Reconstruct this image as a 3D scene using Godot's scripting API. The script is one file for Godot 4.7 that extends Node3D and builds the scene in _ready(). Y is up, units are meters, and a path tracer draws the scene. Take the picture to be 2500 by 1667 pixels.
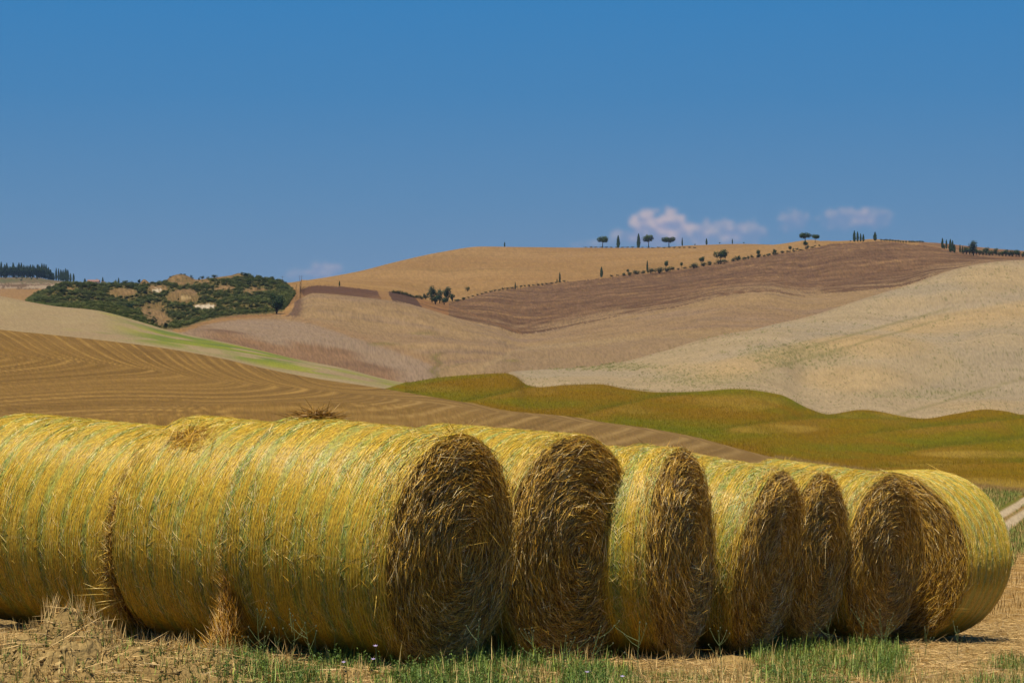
extends Node3D

# ---------------------------------------------------------------- survey scale: bearings are measured in 1/4600 of a radian from the left edge of the view
const F := 4600.0
const CX := 1176.0
const CY := 784.0

var rng := RandomNumberGenerator.new()
var names := {}
var n_big := FastNoiseLite.new()
var n_mid := FastNoiseLite.new()
var n_fine := FastNoiseLite.new()
var n_streak := FastNoiseLite.new()

# terrain grid
var cols := PackedFloat32Array()
var NR := 0
var gd := PackedFloat32Array()
var gy := PackedFloat32Array()
var gY := PackedFloat32Array()
var seg_start := {}

# ================================================================ helpers
func numbered(called: String) -> String:
	if not names.has(called):
		names[called] = 0
		return called
	names[called] += 1
	return "%s_%03d" % [called, names[called]]

func tag(o: Node, label: String, category := "", group := "", kind := "") -> Node:
	if label != "": o.set_meta("label", label)
	if category != "": o.set_meta("category", category)
	if group != "": o.set_meta("group", group)
	if kind != "": o.set_meta("kind", kind)
	return o

func thing(called: String, label: String, category: String, at: Vector3, group := "") -> Node3D:
	var o := Node3D.new()
	o.name = numbered(called)
	add_child(o, true)
	o.position = at
	tag(o, label, category, group)
	return o

func part(called: String, mesh: Mesh, mat: Material, parent: Node) -> MeshInstance3D:
	var m := MeshInstance3D.new()
	m.name = called if parent != self else numbered(called)
	m.mesh = mesh
	m.material_override = mat
	parent.add_child(m, true)
	return m

func mat(c: Color, rough := 0.85, vcol := false, spec := 0.4) -> StandardMaterial3D:
	var m := StandardMaterial3D.new()
	m.albedo_color = c.linear_to_srgb()
	m.roughness = rough
	m.metallic_specular = spec
	m.vertex_color_use_as_albedo = vcol
	m.cull_mode = BaseMaterial3D.CULL_DISABLED
	return m

func hash2(a: int, b: int) -> float:
	var h: int = (a * 374761393 + b * 668265263) & 0x7fffffff
	h = ((h ^ (h >> 13)) * 1274126177) & 0x7fffffff
	return float((h ^ (h >> 16)) & 0xffff) / 65535.0

func gauss() -> float:
	return (rng.randf() + rng.randf() + rng.randf() - 1.5) * 1.15

# smooth curve through surveyed stations: [x0,y0,x1,y1,...]
func curve(t: Array, x: float) -> float:
	var n := t.size() / 2
	if x <= t[0]: return t[1]
	if x >= t[2 * n - 2]: return t[2 * n - 1]
	var k := 0
	while k < n - 2 and x > t[2 * k + 2]: k += 1
	var x0: float = t[2 * k]
	var y0: float = t[2 * k + 1]
	var x1: float = t[2 * k + 2]
	var y1: float = t[2 * k + 3]
	var h := x1 - x0
	var s := (y1 - y0) / h
	var m0 := s
	var m1 := s
	if k > 0:
		var sp: float = (y0 - t[2 * k - 1]) / (x0 - t[2 * k - 2])
		m0 = 0.0 if sp * s <= 0.0 else 2.0 * sp * s / (sp + s)
	if k < n - 2:
		var sn: float = (t[2 * k + 5] - y1) / (t[2 * k + 4] - x1)
		m1 = 0.0 if sn * s <= 0.0 else 2.0 * sn * s / (sn + s)
	var u := (x - x0) / h
	var u2 := u * u
	var u3 := u2 * u
	return (2 * u3 - 3 * u2 + 1) * y0 + (u3 - 2 * u2 + u) * h * m0 + (-2 * u3 + 3 * u2) * y1 + (u3 - u2) * h * m1

func sstep(a: float, b: float, x: float) -> float:
	var t := clampf((x - a) / (b - a), 0.0, 1.0)
	return t * t * (3.0 - 2.0 * t)

class Tubes:
	var v := PackedVector3Array()
	var nn := PackedVector3Array()
	var c := PackedColorArray()
	var ix := PackedInt32Array()
	var uv := PackedVector2Array()
	func tube(pts: Array, rad: Array, sides: int, col := Color.WHITE) -> void:
		var base := v.size()
		for i in pts.size():
			var d: Vector3 = (pts[mini(i + 1, pts.size() - 1)] - pts[maxi(i - 1, 0)]).normalized()
			var a := d.cross(Vector3(0.31, 0.2, 0.93)).normalized()
			var b := d.cross(a).normalized()
			for s in sides:
				var t := TAU * s / sides
				var o := a * cos(t) + b * sin(t)
				v.append(pts[i] + o * rad[i])
				nn.append(o)
				c.append(col)
		for i in pts.size() - 1:
			for s in sides:
				var p := base + i * sides + s
				var q := base + i * sides + (s + 1) % sides
				ix.append_array(PackedInt32Array([p, q, p + sides, q, q + sides, p + sides]))
	func leaf(p: Vector3, along: Vector3, across: Vector3, normal: Vector3, col: Color) -> void:
		var b := v.size()
		v.append_array(PackedVector3Array([p - along * 0.5, p + across * 0.5, p + along * 0.5, p - across * 0.5]))
		for k in 4:
			nn.append(normal)
			c.append(col)
		ix.append_array(PackedInt32Array([b, b + 1, b + 2, b, b + 2, b + 3]))
	func mesh() -> ArrayMesh:
		for k in ix.size() / 3:   # front faces run clockwise
			var p := ix[k * 3]
			var q := ix[k * 3 + 1]
			var r := ix[k * 3 + 2]
			if (v[r] - v[p]).cross(v[q] - v[p]).dot(nn[p] + nn[q] + nn[r]) < 0.0:
				ix[k * 3 + 1] = r
				ix[k * 3 + 2] = q
		var a := []
		a.resize(Mesh.ARRAY_MAX)
		a[Mesh.ARRAY_VERTEX] = v
		a[Mesh.ARRAY_NORMAL] = nn
		a[Mesh.ARRAY_COLOR] = c
		if uv.size() == v.size(): a[Mesh.ARRAY_TEX_UV] = uv
		a[Mesh.ARRAY_INDEX] = ix
		var m := ArrayMesh.new()
		m.add_surface_from_arrays(Mesh.PRIMITIVE_TRIANGLES, a)
		return m

class Cloudset:   # copies of one small mesh: places and tints
	var buf := PackedFloat32Array()
	func add(b: Basis, o: Vector3, c: Color) -> void:
		buf.append_array(PackedFloat32Array([b.x.x, b.y.x, b.z.x, o.x, b.x.y, b.y.y, b.z.y, o.y, b.x.z, b.y.z, b.z.z, o.z, c.r, c.g, c.b, 1.0]))
	func build(m: Mesh) -> MultiMesh:
		var mm := MultiMesh.new()
		mm.transform_format = MultiMesh.TRANSFORM_3D
		mm.use_colors = true
		mm.mesh = m
		mm.instance_count = buf.size() / 16
		mm.buffer = buf
		return mm

func scatter(called: String, s: Cloudset, mesh: Mesh, m: Material, parent: Node) -> MultiMeshInstance3D:
	var o := MultiMeshInstance3D.new()
	o.name = called if parent != self else numbered(called)
	o.multimesh = s.build(mesh)
	o.material_override = m
	o.set_meta("kind", "stuff")
	parent.add_child(o, true)
	return o

func basis_along(y: Vector3, thick: float, length: float, roll: float) -> Basis:
	y = y.normalized()
	var x := y.cross(Vector3(0.123, 0.77, 0.41)).normalized()
	var z := x.cross(y)
	var xr := x * cos(roll) + z * sin(roll)
	var zr := xr.cross(y)
	return Basis(xr * thick, y * length, zr * thick)

# ================================================================ ready
func _ready() -> void:
	rng.seed = 4711
	# ---- camera
	var cam := Camera3D.new()
	cam.name = "camera"
	cam.fov = rad_to_deg(2.0 * atan(CY / F))
	cam.near = 0.1
	cam.far = 20000.0
	add_child(cam)
	cam.current = true
	# ---- sky
	var env := Environment.new()
	env.background_mode = Environment.BG_SKY
	env.tonemap_mode = Environment.TONE_MAPPER_LINEAR
	env.tonemap_exposure = 1.3
	env.sdfgi_enabled = true
	env.ssao_enabled = true
	env.ssil_enabled = true
	env.sky = make_sky()
	env.background_energy_multiplier = 1.0 / 1.3
	var we := WorldEnvironment.new()
	we.name = "world_environment"
	we.environment = env
	add_child(we)
	# ---- sun
	var sun := DirectionalLight3D.new()
	sun.name = "sun"
	sun.light_color = Color(1.0, 0.955, 0.88)
	sun.light_energy = 1.6
	sun.light_angular_distance = 0.5
	sun.shadow_enabled = true
	add_child(sun)
	var to_sun := Vector3(-0.10, 0.955, 0.195).normalized()
	sun.look_at_from_position(to_sun * 100.0, Vector3.ZERO, Vector3.UP)
	# ---- air
	env.fog_enabled = true
	env.fog_density = 0.00005
	env.fog_light_color = Color(0.62, 0.74, 0.9)

	for q in [[n_big, 0.004, 11, 4], [n_mid, 0.03, 12, 4], [n_fine, 0.25, 13, 3], [n_streak, 0.08, 14, 3]]:
		var n: FastNoiseLite = q[0]
		n.noise_type = FastNoiseLite.TYPE_SIMPLEX_SMOOTH
		n.frequency = q[1]
		n.seed = q[2]
		n.fractal_octaves = q[3]
	make_terrain()
	make_bales()
	make_loose_straw()
	make_foreground()
	make_meadow_growth()
	make_trees()
	make_scrub()
	make_buildings()

# ================================================================ sky
func make_sky() -> Sky:
	var w := 4096
	var h := 2048
	var strip := Image.create(4, h, false, Image.FORMAT_RGBF)
	# colour of the air by elevation (degrees), linear
	var stops := [[0.0, Color(0.158, 0.266, 0.405)], [1.6, Color(0.150, 0.262, 0.415)], [4.0, Color(0.104, 0.244, 0.436)], [7.0, Color(0.058, 0.219, 0.456)], [10.0, Color(0.037, 0.208, 0.475)], [25.0, Color(0.028, 0.15, 0.40)], [90.0, Color(0.018, 0.095, 0.30)]]
	for y in h:
		var el := 90.0 - (y + 0.5) / h * 180.0
		var c: Color = stops[0][1]
		for k in stops.size() - 1:
			if el > stops[k][0]:
				var t: float = clampf((el - stops[k][0]) / (stops[k + 1][0] - stops[k][0]), 0.0, 1.0)
				c = (stops[k][1] as Color).lerp(stops[k + 1][1], t)
		for x in 4: strip.set_pixel(x, y, c)
	var im := strip
	im.resize(w, h, Image.INTERPOLATE_NEAREST)
	var cn := FastNoiseLite.new()
	cn.seed = 5
	cn.frequency = 0.02
	cn.fractal_octaves = 5
	# cumulus banks low over the hill: [bearing, elevation mark of the base, half width, height, strength]
	var puffs := [[1490.0, 562.0, 58.0, 88.0, 0.85], [1542.0, 562.0, 48.0, 80.0, 0.8], [1438.0, 566.0, 44.0, 46.0, 0.42], [1590.0, 566.0, 60.0, 58.0, 0.5], [1650.0, 568.0, 70.0, 66.0, 0.45], [1710.0, 566.0, 55.0, 62.0, 0.38], [1822.0, 528.0, 42.0, 44.0, 0.4],
		[1950.0, 526.0, 75.0, 48.0, 0.42], [2005.0, 524.0, 52.0, 44.0, 0.34], [745.0, 640.0, 48.0, 40.0, 0.42], [700.0, 646.0, 60.0, 30.0, 0.25], [1370.0, 572.0, 60.0, 22.0, 0.28]]
	for p in puffs:
		var reach: float = p[2] * 1.6
		var x0 := int((0.5 + atan((p[0] - reach - CX) / F) / TAU) * w)
		var x1 := int((0.5 + atan((p[0] + reach - CX) / F) / TAU) * w) + 1
		var y0 := int((0.5 - atan((CY - p[1] + p[3] * 1.5) / F) / PI) * h)
		var y1 := int((0.5 - atan((CY - p[1] - p[3] * 0.5) / F) / PI) * h) + 1
		for y in range(y0, y1 + 1):
			for x in range(x0, x1 + 1):
				var bx := CX + F * tan(((x + 0.5) / w - 0.5) * TAU)
				var by := CY - F * tan((0.5 - (y + 0.5) / h) * PI)
				var u: float = (bx - p[0]) / p[2]
				var v: float = (p[1] - by) / p[3]
				var nz := cn.get_noise_2d(bx * 1.3, by * 1.9)
				var nz2 := cn.get_noise_2d(bx * 0.6 + 300.0, by * 0.9)
				var edge: float
				if v >= 0.35:
					edge = 1.0 - sqrt(u * u + pow((v - 0.35) / 0.65, 2.0))
				else:
					edge = 1.0 - sqrt(u * u + pow((0.35 - v) / 0.55, 2.0))
				edge += nz * 0.40 + nz2 * 0.2
				var a: float = sstep(0.0, 0.34, edge) * p[4] * (0.35 + 0.65 * sstep(-0.2, 0.75, v + nz * 0.4))
				if a <= 0.003: continue
				var lit := sstep(0.25, 0.95, v + nz * 0.9 - u * 0.15)
				var cc := Color(0.285, 0.300, 0.445).lerp(Color(0.525, 0.445, 0.475), lit)
				var xw := (x + w / 2) % w   # straight ahead is the seam of the panorama
				im.set_pixel(xw, y, im.get_pixel(xw, y).lerp(cc, a))
	var pm := PanoramaSkyMaterial.new()
	pm.panorama = ImageTexture.create_from_image(im)
	var s := Sky.new()
	s.sky_material = pm
	return s

# ================================================================ terrain
const B_Y := [-400, 715, -200, 735, 0, 757, 130, 770, 360, 797, 504, 822, 594, 843, 720, 868, 847, 887, 979, 909, 1107, 931, 1167, 943, 1295, 955, 1391, 970, 1487, 983, 1600, 1004, 1663, 1021, 1793, 1053, 2000, 1082, 2200, 1106, 2352, 1124, 2700, 1140]
const B_D := [-200, 215, 0, 200, 600, 150, 1200, 110, 1800, 75, 2352, 62]
const C_Y := [-400, 650, -200, 662, 0, 680, 72, 694, 126, 703, 216, 712, 324, 739, 389, 759, 540, 791, 684, 825, 786, 845, 898, 873, 930, 878, 1000, 868, 1074, 861, 1160, 857, 1180, 862, 1212, 884, 1240, 889, 1300, 884, 1375, 882, 1439, 893, 1519, 901, 1600, 899, 1690, 893, 1788, 905, 1859, 938, 1903, 951, 1980, 941, 2123, 961, 2195, 950, 2267, 940, 2310, 944, 2352, 952, 2700, 950]
const C_D := [0, 330, 500, 300, 900, 255, 1180, 225, 1600, 210, 2352, 200]
const E_Y := [1100, 862, 1176, 853, 1267, 847, 1327, 844, 1423, 832, 1519, 807, 1600, 786, 1700, 765, 1788, 742, 1845, 730, 1980, 687, 2085, 655, 2210, 614, 2296, 600, 2352, 597, 2700, 610]
const E_D := [1100, 262, 1176, 280, 1600, 380, 2000, 520, 2352, 620]
const FG_Y := [-200, 720, 0, 715, 200, 735, 400, 757, 470, 738, 540, 727, 620, 721, 660, 712, 690, 692, 720, 680, 800, 684, 900, 692, 960, 704, 1029, 725, 1062, 735, 1138, 752, 1199, 768, 1299, 752, 1411, 728, 1555, 704, 1667, 681, 1765, 671, 1844, 681, 1976, 668, 2060, 659, 2150, 634, 2352, 601]
const FG_D := [0, 560, 600, 560, 700, 600, 1100, 620, 1600, 650, 1850, 690, 2060, 720, 2352, 780]
const GH_Y := [690, 665, 720, 655, 803, 661, 867, 668, 902, 671, 960, 684, 1015, 695, 1138, 668, 1267, 651, 1411, 635, 1443, 631, 1569, 618, 1681, 600, 1793, 582, 1880, 567, 1898, 562.5, 1908, 559.5, 1976, 556.5, 2003, 554, 2100, 562, 2150, 570, 2219, 584, 2315, 593, 2352, 594]
const GH_D := [690, 640, 720, 740, 1000, 800, 1300, 900, 1600, 950, 1900, 1000, 2100, 960, 2352, 900]
const S_Y := [-400, 720, 0, 706, 40, 701, 61, 691, 80, 678, 110, 663, 138, 653, 173, 651, 240, 654, 282, 652, 316, 652, 330, 641, 346, 650, 374, 648, 393, 634, 415, 629, 436, 636, 450, 642, 485, 638, 530, 632, 549, 627, 577, 636, 610, 640, 632, 643, 659, 649, 690, 645, 707, 643, 818, 624, 914, 600, 1011, 579, 1107, 566, 1187, 567, 1411, 569, 1485, 569, 1597, 563, 1709, 560, 1793, 562, 1835, 559, 1863, 557, 1902, 560, 1976, 557, 2003, 554, 2100, 556, 2142, 557, 2226, 565, 2352, 576, 2700, 590]
const S_D := [0, 700, 100, 720, 600, 760, 660, 800, 720, 960, 1000, 1250, 1200, 1350, 1700, 1350, 1850, 1250, 1950, 1090, 2352, 1080]
const J_Y := [-400, 636, 0, 637, 60, 637, 90, 638, 110, 642, 140, 645, 200, 650, 280, 657, 400, 664, 600, 666, 700, 668, 900, 630, 1100, 600, 2352, 615]

func plane_y(x: float, d: float) -> float:
	var dd := d
	if d > 20.0: dd = 20.0 + (d - 20.0) * 0.55
	var y := -2.03 - 0.053 * (clampf(x, -8.0, 6.0) + 0.9) - 0.089 * (dd - 12.7)
	if d < 11.5: y = y - 0.089 * (11.5 - d) * 0.9
	return y

func make_terrain() -> void:
	# bearings of the columns
	var X := -3200.0
	while X < 5600.0:
		cols.append(X)
		var out := maxf(-60.0 - X, X - 2412.0)
		X += 2.45 if out < 0.0 else 2.45 + out * 0.12
	var NC := cols.size()
	# rows: segment list
	var segs := [["near", 8], ["front", 210], ["under", 60], ["behind", 16], ["verge", 34], ["B", 96], ["dipB", 6], ["C", 62], ["dipC", 5], ["E", 104], ["dipE", 5], ["F", 58], ["G", 52], ["H", 46], ["dipH", 5], ["J", 26], ["far", 4]]
	var total := 1
	for s in segs:
		seg_start[s[0]] = total - 1
		total += s[1]
	seg_start["end"] = total - 1
	NR = total
	gd.resize(NC * NR)
	gy.resize(NC * NR)
	gY.resize(NC * NR)
	for i in NC:
		X = cols[i]
		var sl := (X - CX) / F
		var b_y := curve(B_Y, X)
		var b_d := curve(B_D, X)
		var c_y := curve(C_Y, X)
		var c_d := curve(C_D, X)
		var e_y := curve(E_Y, X)
		var e_d := curve(E_D, X)
		e_y = lerpf(c_y + 8.0, e_y, sstep(1140.0, 1178.0, X))
		e_d = lerpf(c_d * 1.12, maxf(e_d, c_d * 1.12), sstep(1140.0, 1200.0, X))
		var f0_y := minf(c_y, e_y) + lerpf(10.0, 14.0, sstep(1200.0, 1800.0, X))
		var f0_d := maxf(c_d, e_d) * 1.1
		var f1_y := minf(curve(FG_Y, X), f0_y - 6.0)
		var f1_d := curve(FG_D, X)
		var s_y := curve(S_Y, X)
		var s_d := curve(S_D, X)
		var g1_y := curve(GH_Y, X)
		var g1_d := curve(GH_D, X)
		if X < 690.0:
			g1_y = lerpf(f1_y, s_y, 0.5)
			g1_d = lerpf(f1_d, s_d, 0.5)
		var j_y := curve(J_Y, X)
		var dipb := lerpf(22.0, 0.0, sstep(1500.0, 1950.0, X))
		var y22 := plane_y(sl * 22.0, 22.0)
		var Y22 := CY - F * y22 / 22.0
		var Y34 := lerpf(1150.0, 1240.0, sstep(1500.0, 2300.0, X))
		var vy := lerpf(965.0, b_y + 14.0, sstep(0.0, 1500.0, X))
		if X > 1500.0: vy = b_y + 14.0
		vy = maxf(vy, b_y + 14.0)
		var vd := minf(58.0, b_d * 0.82)
		var r := 0
		for s in segs:
			var n: int = s[1]
			var first := 0 if r == 0 else 1
			for k in range(first, n + 1):
				var t := float(k) / n
				var d := 0.0
				var Y := 0.0
				match s[0]:
					"near":
						d = lerpf(7.5, 9.9, t)
						Y = CY - F * plane_y(sl * d, d) / d
					"front":
						d = lerpf(9.9, 13.4, t)
						Y = CY - F * plane_y(sl * d, d) / d
					"under":
						d = lerpf(13.4, 22.0, t)
						Y = CY - F * plane_y(sl * d, d) / d
					"behind":
						d = lerpf(22.0, 34.0, t)
						Y = lerpf(Y22, Y34, 1.0 - pow(1.0 - t, 1.5))
					"verge":
						d = lerpf(34.0, vd, t)
						Y = lerpf(Y34, vy, 1.0 - pow(1.0 - t, 1.25))
					"B":
						var p := 1.45
						var q := 1.0 - pow(1.0 - t, 1.0 / p * 1.25)
						d = lerpf(vd, b_d, q)
						Y = b_y + (vy - b_y) * pow(1.0 - q, p)
					"dipB":
						d = lerpf(b_d, b_d * 1.25, t)
						Y = b_y + dipb * t * t
					"C":
						var q := 1.0 - pow(1.0 - t, 0.75)
						d = lerpf(b_d * 1.25, c_d, q)
						Y = c_y + (b_y + dipb - c_y) * pow(1.0 - q, lerpf(1.45, 1.2, sstep(900.0, 1300.0, X)))
					"dipC":
						d = lerpf(c_d, lerpf(c_d * 1.06, c_d * 1.02, sstep(1180.0, 1300.0, X)), t)
						Y = c_y + lerpf(8.0, 0.0, sstep(1180.0, 1300.0, X)) * t * t
					"E":
						var y0 := c_y + lerpf(8.0, 0.0, sstep(1180.0, 1300.0, X))
						var d0 := lerpf(c_d * 1.06, c_d * 1.02, sstep(1180.0, 1300.0, X))
						var q := 1.0 - pow(1.0 - t, 0.8)
						d = lerpf(d0, e_d, q)
						Y = e_y + (y0 - e_y) * pow(1.0 - q, 1.3)
					"dipE":
						d = lerpf(e_d, f0_d, t)
						Y = e_y + (f0_y - e_y) * t * t
					"F":
						d = lerpf(f0_d, f1_d, t)
						Y = lerpf(f0_y, f1_y, 1.0 - pow(1.0 - t, 1.12))
					"G":
						d = lerpf(f1_d, g1_d, t)
						Y = lerpf(f1_y, g1_y, t)
					"H":
						var q := 1.0 - pow(1.0 - t, 0.8)
						d = lerpf(g1_d, s_d, q)
						Y = s_y + (g1_y - s_y) * pow(1.0 - q, 1.3)
					"dipH":
						d = lerpf(s_d, s_d * 1.15, t)
						Y = s_y + 14.0 * t * t
					"J":
						var q := 1.0 - pow(1.0 - t, 0.8)
						d = lerpf(s_d * 1.15, maxf(1700.0, s_d * 1.4), q)
						var jj := maxf(j_y, s_y + 6.0) if X > 330.0 else j_y
						Y = jj + (s_y + 14.0 - jj) * pow(1.0 - q, 1.3)
					"far":
						d = lerpf(maxf(1700.0, s_d * 1.4), 9000.0, t * t)
						var jj := maxf(j_y, s_y + 6.0) if X > 330.0 else j_y
						Y = lerpf(jj, maxf(jj + 12.0, 700.0), sqrt(t))
				var at := i * NR + r
				gd[at] = d
				gY[at] = Y
				gy[at] = (CY - Y) / F * d
				r += 1
	# relief on top of the survey
	for i in NC:
		var sl := (cols[i] - CX) / F
		for r in NR:
			var at := i * NR + r
			var d := gd[at]
			var x := sl * d
			gy[at] += relief(x, d, r, gY[at], cols[i])
	build_fields(NC)

func relief(x: float, d: float, r: int, Y: float, X: float) -> float:
	if r < seg_start["behind"]:
		var rough := lerpf(1.0, 0.4, sstep(-1.6, 0.2, x))
		var y := (absf(n_fine.get_noise_2d(x * 9.0, d * 9.0)) * 0.10 + absf(n_fine.get_noise_2d(x * 26.0 + 50.0, d * 26.0)) * 0.045 + n_fine.get_noise_2d(x * 80.0, d * 80.0) * 0.012 + n_mid.get_noise_2d(x * 24.0, d * 24.0) * 0.05 - 0.03) * rough
		# ploughed ridge in front of the two left bales
		var ridge := exp(-pow((d - (11.25 + 0.12 * x)) / 0.38, 2.0)) * sstep(-1.15, -1.75, x)
		var lump := exp(-pow(absf(x + 2.45) / 0.24, 4.0))
		ridge *= 0.17 + 0.11 * lump + 0.05 * n_fine.get_noise_2d(x * 6.0, 3.0)
		ridge *= 1.0 + 0.55 * (n_fine.get_noise_2d(x * 14.0, d * 14.0)) * lump
		return y + ridge
	if d < 70.0: return n_mid.get_noise_2d(x, d) * 0.15
	if (r > seg_start["dipB"] or (X > 1800.0 and r > seg_start["B"])) and r < seg_start["dipC"] and X > 960.0 and Y < 1100.0:
		var hb := hump_at(X, Y)
		return (hb.y * 0.22 - hb.x * 0.16) * d / 200.0 * sstep(float(seg_start["dipC"]), float(seg_start["dipC"]) - 8.0, float(r))
	if r <= seg_start["dipB"]: return n_big.get_noise_2d(x * 1.5, d * 1.5) * 0.5 * sstep(70.0, 110.0, d) * sstep(float(seg_start["dipB"]), float(seg_start["dipB"]) - 40.0, float(r))
	if r <= seg_start["dipC"]: return (n_big.get_noise_2d(x * 2.2, d * 2.2) * 0.9) * sstep(float(seg_start["C"]), float(seg_start["C"]) + 10.0, float(r)) * sstep(float(seg_start["dipC"]), float(seg_start["dipC"]) - 26.0, float(r))
	if r <= seg_start["dipE"]:
		var k := sstep(float(seg_start["E"]), float(seg_start["E"]) + 20.0, float(r)) * sstep(float(seg_start["dipE"]), float(seg_start["dipE"]) - 14.0, float(r))
		var w := 0.0
		for q in [[1990.0, 850.0, 150.0, 60.0, 1.0], [2220.0, 860.0, 90.0, 80.0, -1.2], [1700.0, 830.0, 130.0, 40.0, 0.8], [1850.0, 875.0, 80.0, 34.0, -0.7], [2160.0, 720.0, 160.0, 40.0, -0.8], [2330.0, 790.0, 110.0, 60.0, 0.9]]:
			w += q[4] * exp(-pow((X - q[0]) / q[2], 2.0) - pow((Y - q[1]) / q[3], 2.0))
		return sstep(1150.0, 1230.0, X) * k * (w * d / 190.0 + n_big.get_noise_2d(x * 1.6 + 40.0, d * 0.8) * 3.0 + n_mid.get_noise_2d(x * 0.5, d * 0.5) * 0.5)
	if r < seg_start["dipH"]:
		var k2 := sstep(float(seg_start["F"]), float(seg_start["F"]) + 14.0, float(r)) * sstep(float(seg_start["dipH"]), float(seg_start["dipH"]) - 20.0, float(r))
		var y := k2 * sstep(60.0, 260.0, X) * (n_big.get_noise_2d(x * 0.7, d * 0.7) * 3.6 + n_mid.get_noise_2d(x * 0.35, d * 0.35) * 0.8)
		if X < 680.0 and r >= seg_start["G"]:
			var k3 := sstep(680.0, 600.0, X) * sstep(float(seg_start["G"]), float(seg_start["G"]) + 14.0, float(r)) * sstep(float(seg_start["dipH"]), float(seg_start["dipH"]) - 10.0, float(r))
			y = k3 * sstep(55.0, 120.0, X) * (n_mid.get_noise_2d(x * 0.9, d * 0.9) * 4.0 + n_big.get_noise_2d(x * 3.0, d * 3.0) * 3.0)
		return y
	return 0.0

func ground_at(x: float, d: float) -> float:
	var X := CX + F * x / d
	var lo := 0
	var hi := cols.size() - 1
	while hi - lo > 1:
		var m := (lo + hi) / 2
		if cols[m] <= X: lo = m
		else: hi = m
	var tx := clampf((X - cols[lo]) / (cols[hi] - cols[lo]), 0.0, 1.0)
	var res := [0.0, 0.0]
	var kk := 0
	for c in [lo, hi]:
		var a := 0
		var b := NR - 1
		while b - a > 1:
			var m := (a + b) / 2
			if gd[c * NR + m] <= d: a = m
			else: b = m
		var q: float = clampf((d - gd[c * NR + a]) / maxf(1e-4, gd[c * NR + b] - gd[c * NR + a]), 0.0, 1.0)
		res[kk] = lerpf(gy[c * NR + a], gy[c * NR + b], q)
		kk += 1
	return lerpf(res[0], res[1], tx)

# the spot on the ground at a surveyed bearing and elevation mark, searched from one field to another
func spot(X: float, Y: float, from: String, to: String) -> Vector3:
	var lo := 0
	var hi := cols.size() - 1
	while hi - lo > 1:
		var m := (lo + hi) / 2
		if cols[m] <= X: lo = m
		else: hi = m
	var a: int = seg_start[from]
	var b: int = seg_start[to]
	var best := b
	for r in range(a, b + 1):
		if CY - F * gy[lo * NR + r] / gd[lo * NR + r] <= Y:
			best = r
			break
	var d := gd[lo * NR + best]
	return Vector3((X - CX) / F * d, gy[lo * NR + best], -d)

const EFOLD := [1560, 842, 1600, 838, 1700, 818, 1788, 797, 1908, 770, 1980, 757, 2060, 742, 2150, 722, 2352, 690]
const FOLD := [440, 756, 480, 743, 560, 733, 640, 731, 700, 741, 760, 757, 830, 780, 900, 803, 950, 820, 1000, 842]
const FOLD2 := [1000, 852, 1060, 835, 1120, 828, 1200, 812, 1260, 800, 1330, 788, 1500, 760]
const RIDGE := [1050, 868, 1100, 848, 1140, 826, 1190, 806, 1260, 795, 1340, 790, 1500, 772]
const KINDS := ["dirt_ground", "dirt_track", "field_verge", "stubble_field", "fallow_field", "meadow", "pale_field", "valley_field", "burnt_field", "wheat_field", "scrub_hill", "far_fields", "hill_strips", "dirt_path"]
const SOIL := [Color(1.000, 0.923, 0.621), Color(0.769, 0.746, 0.654), Color(0.654, 0.615, 0.385), Color(0.554, 0.504, 0.329), Color(0.600, 0.546, 0.462), Color(0.595, 0.535, 0.143), Color(0.657, 0.638, 0.564), Color(0.569, 0.508, 0.431), Color(0.494, 0.441, 0.348), Color(0.492, 0.446, 0.385), Color(0.554, 0.508, 0.423), Color(0.508, 0.477, 0.400), Color(0.477, 0.431, 0.369), Color(0.538, 0.492, 0.400)]
var kind_now := 0

func de_line(X: float) -> float:
	if X < 1176.0: return -1.0
	if X < 1227.0: return lerpf(857.0, 890.0, (X - 1176.0) / 51.0)
	return curve(C_Y, X)

func blob(X: float, Y: float, cx: float, cy: float, rx: float, ry: float) -> float:
	var q := (X - cx) / rx
	var w := (Y - cy) / ry
	return maxf(0.0, 1.0 - (q * q + w * w))

# beyond the right flank of the scrub hill
func off_knoll(X: float, Y: float) -> bool:
	return X > (652.0 + maxf(0.0, Y - 648.0) * 0.9 if Y < 676.0 else 677.0 - (Y - 676.0) * 0.7)

# how bare the scrub hill is, 0 dense bushes .. 1 bare earth, 2 white clay
func bare_at(X: float, Y: float) -> float:
	var n := n_mid.get_noise_2d(X * 1.4, Y * 3.2) * 0.35
	var b := 0.0
	for q in [[415.0, 640.0, 40.0, 16.0], [331.0, 645.0, 16.0, 9.0], [281.0, 671.0, 34.0, 12.0], [362.0, 664.0, 28.0, 9.0], [421.0, 682.0, 42.0, 19.0], [352.0, 714.0, 34.0, 22.0], [372.0, 737.0, 28.0, 12.0], [497.0, 634.0, 50.0, 9.0], [548.0, 630.0, 16.0, 9.0], [515.0, 663.0, 26.0, 8.0], [585.0, 667.0, 30.0, 8.0], [450.0, 645.0, 34.0, 8.0], [160.0, 665.0, 12.0, 6.0], [470.0, 703.0, 30.0, 9.0]]:
		b = maxf(b, minf(1.0, blob(X, Y, q[0], q[1], q[2] * 1.12, q[3] * 1.12) * 1.7))
	b = clampf(b + n * 1.6 * (1.0 if b > 0.05 else 0.8) + n_mid.get_noise_2d(X * 5.0, Y * 11.0) * 0.35, 0.0, 1.0)
	if blob(X, Y, 468.0, 704.0, 27.0, 7.0) > 0.2 + n * 0.7 or blob(X, Y, 362.0, 667.0, 20.0, 6.5) > 0.6 + n * 1.2: return 2.0
	if blob(X, Y, 426.0, 684.0, 16.0, 6.0) > 0.5 + n * 1.2: return 1.5
	return b

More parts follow.
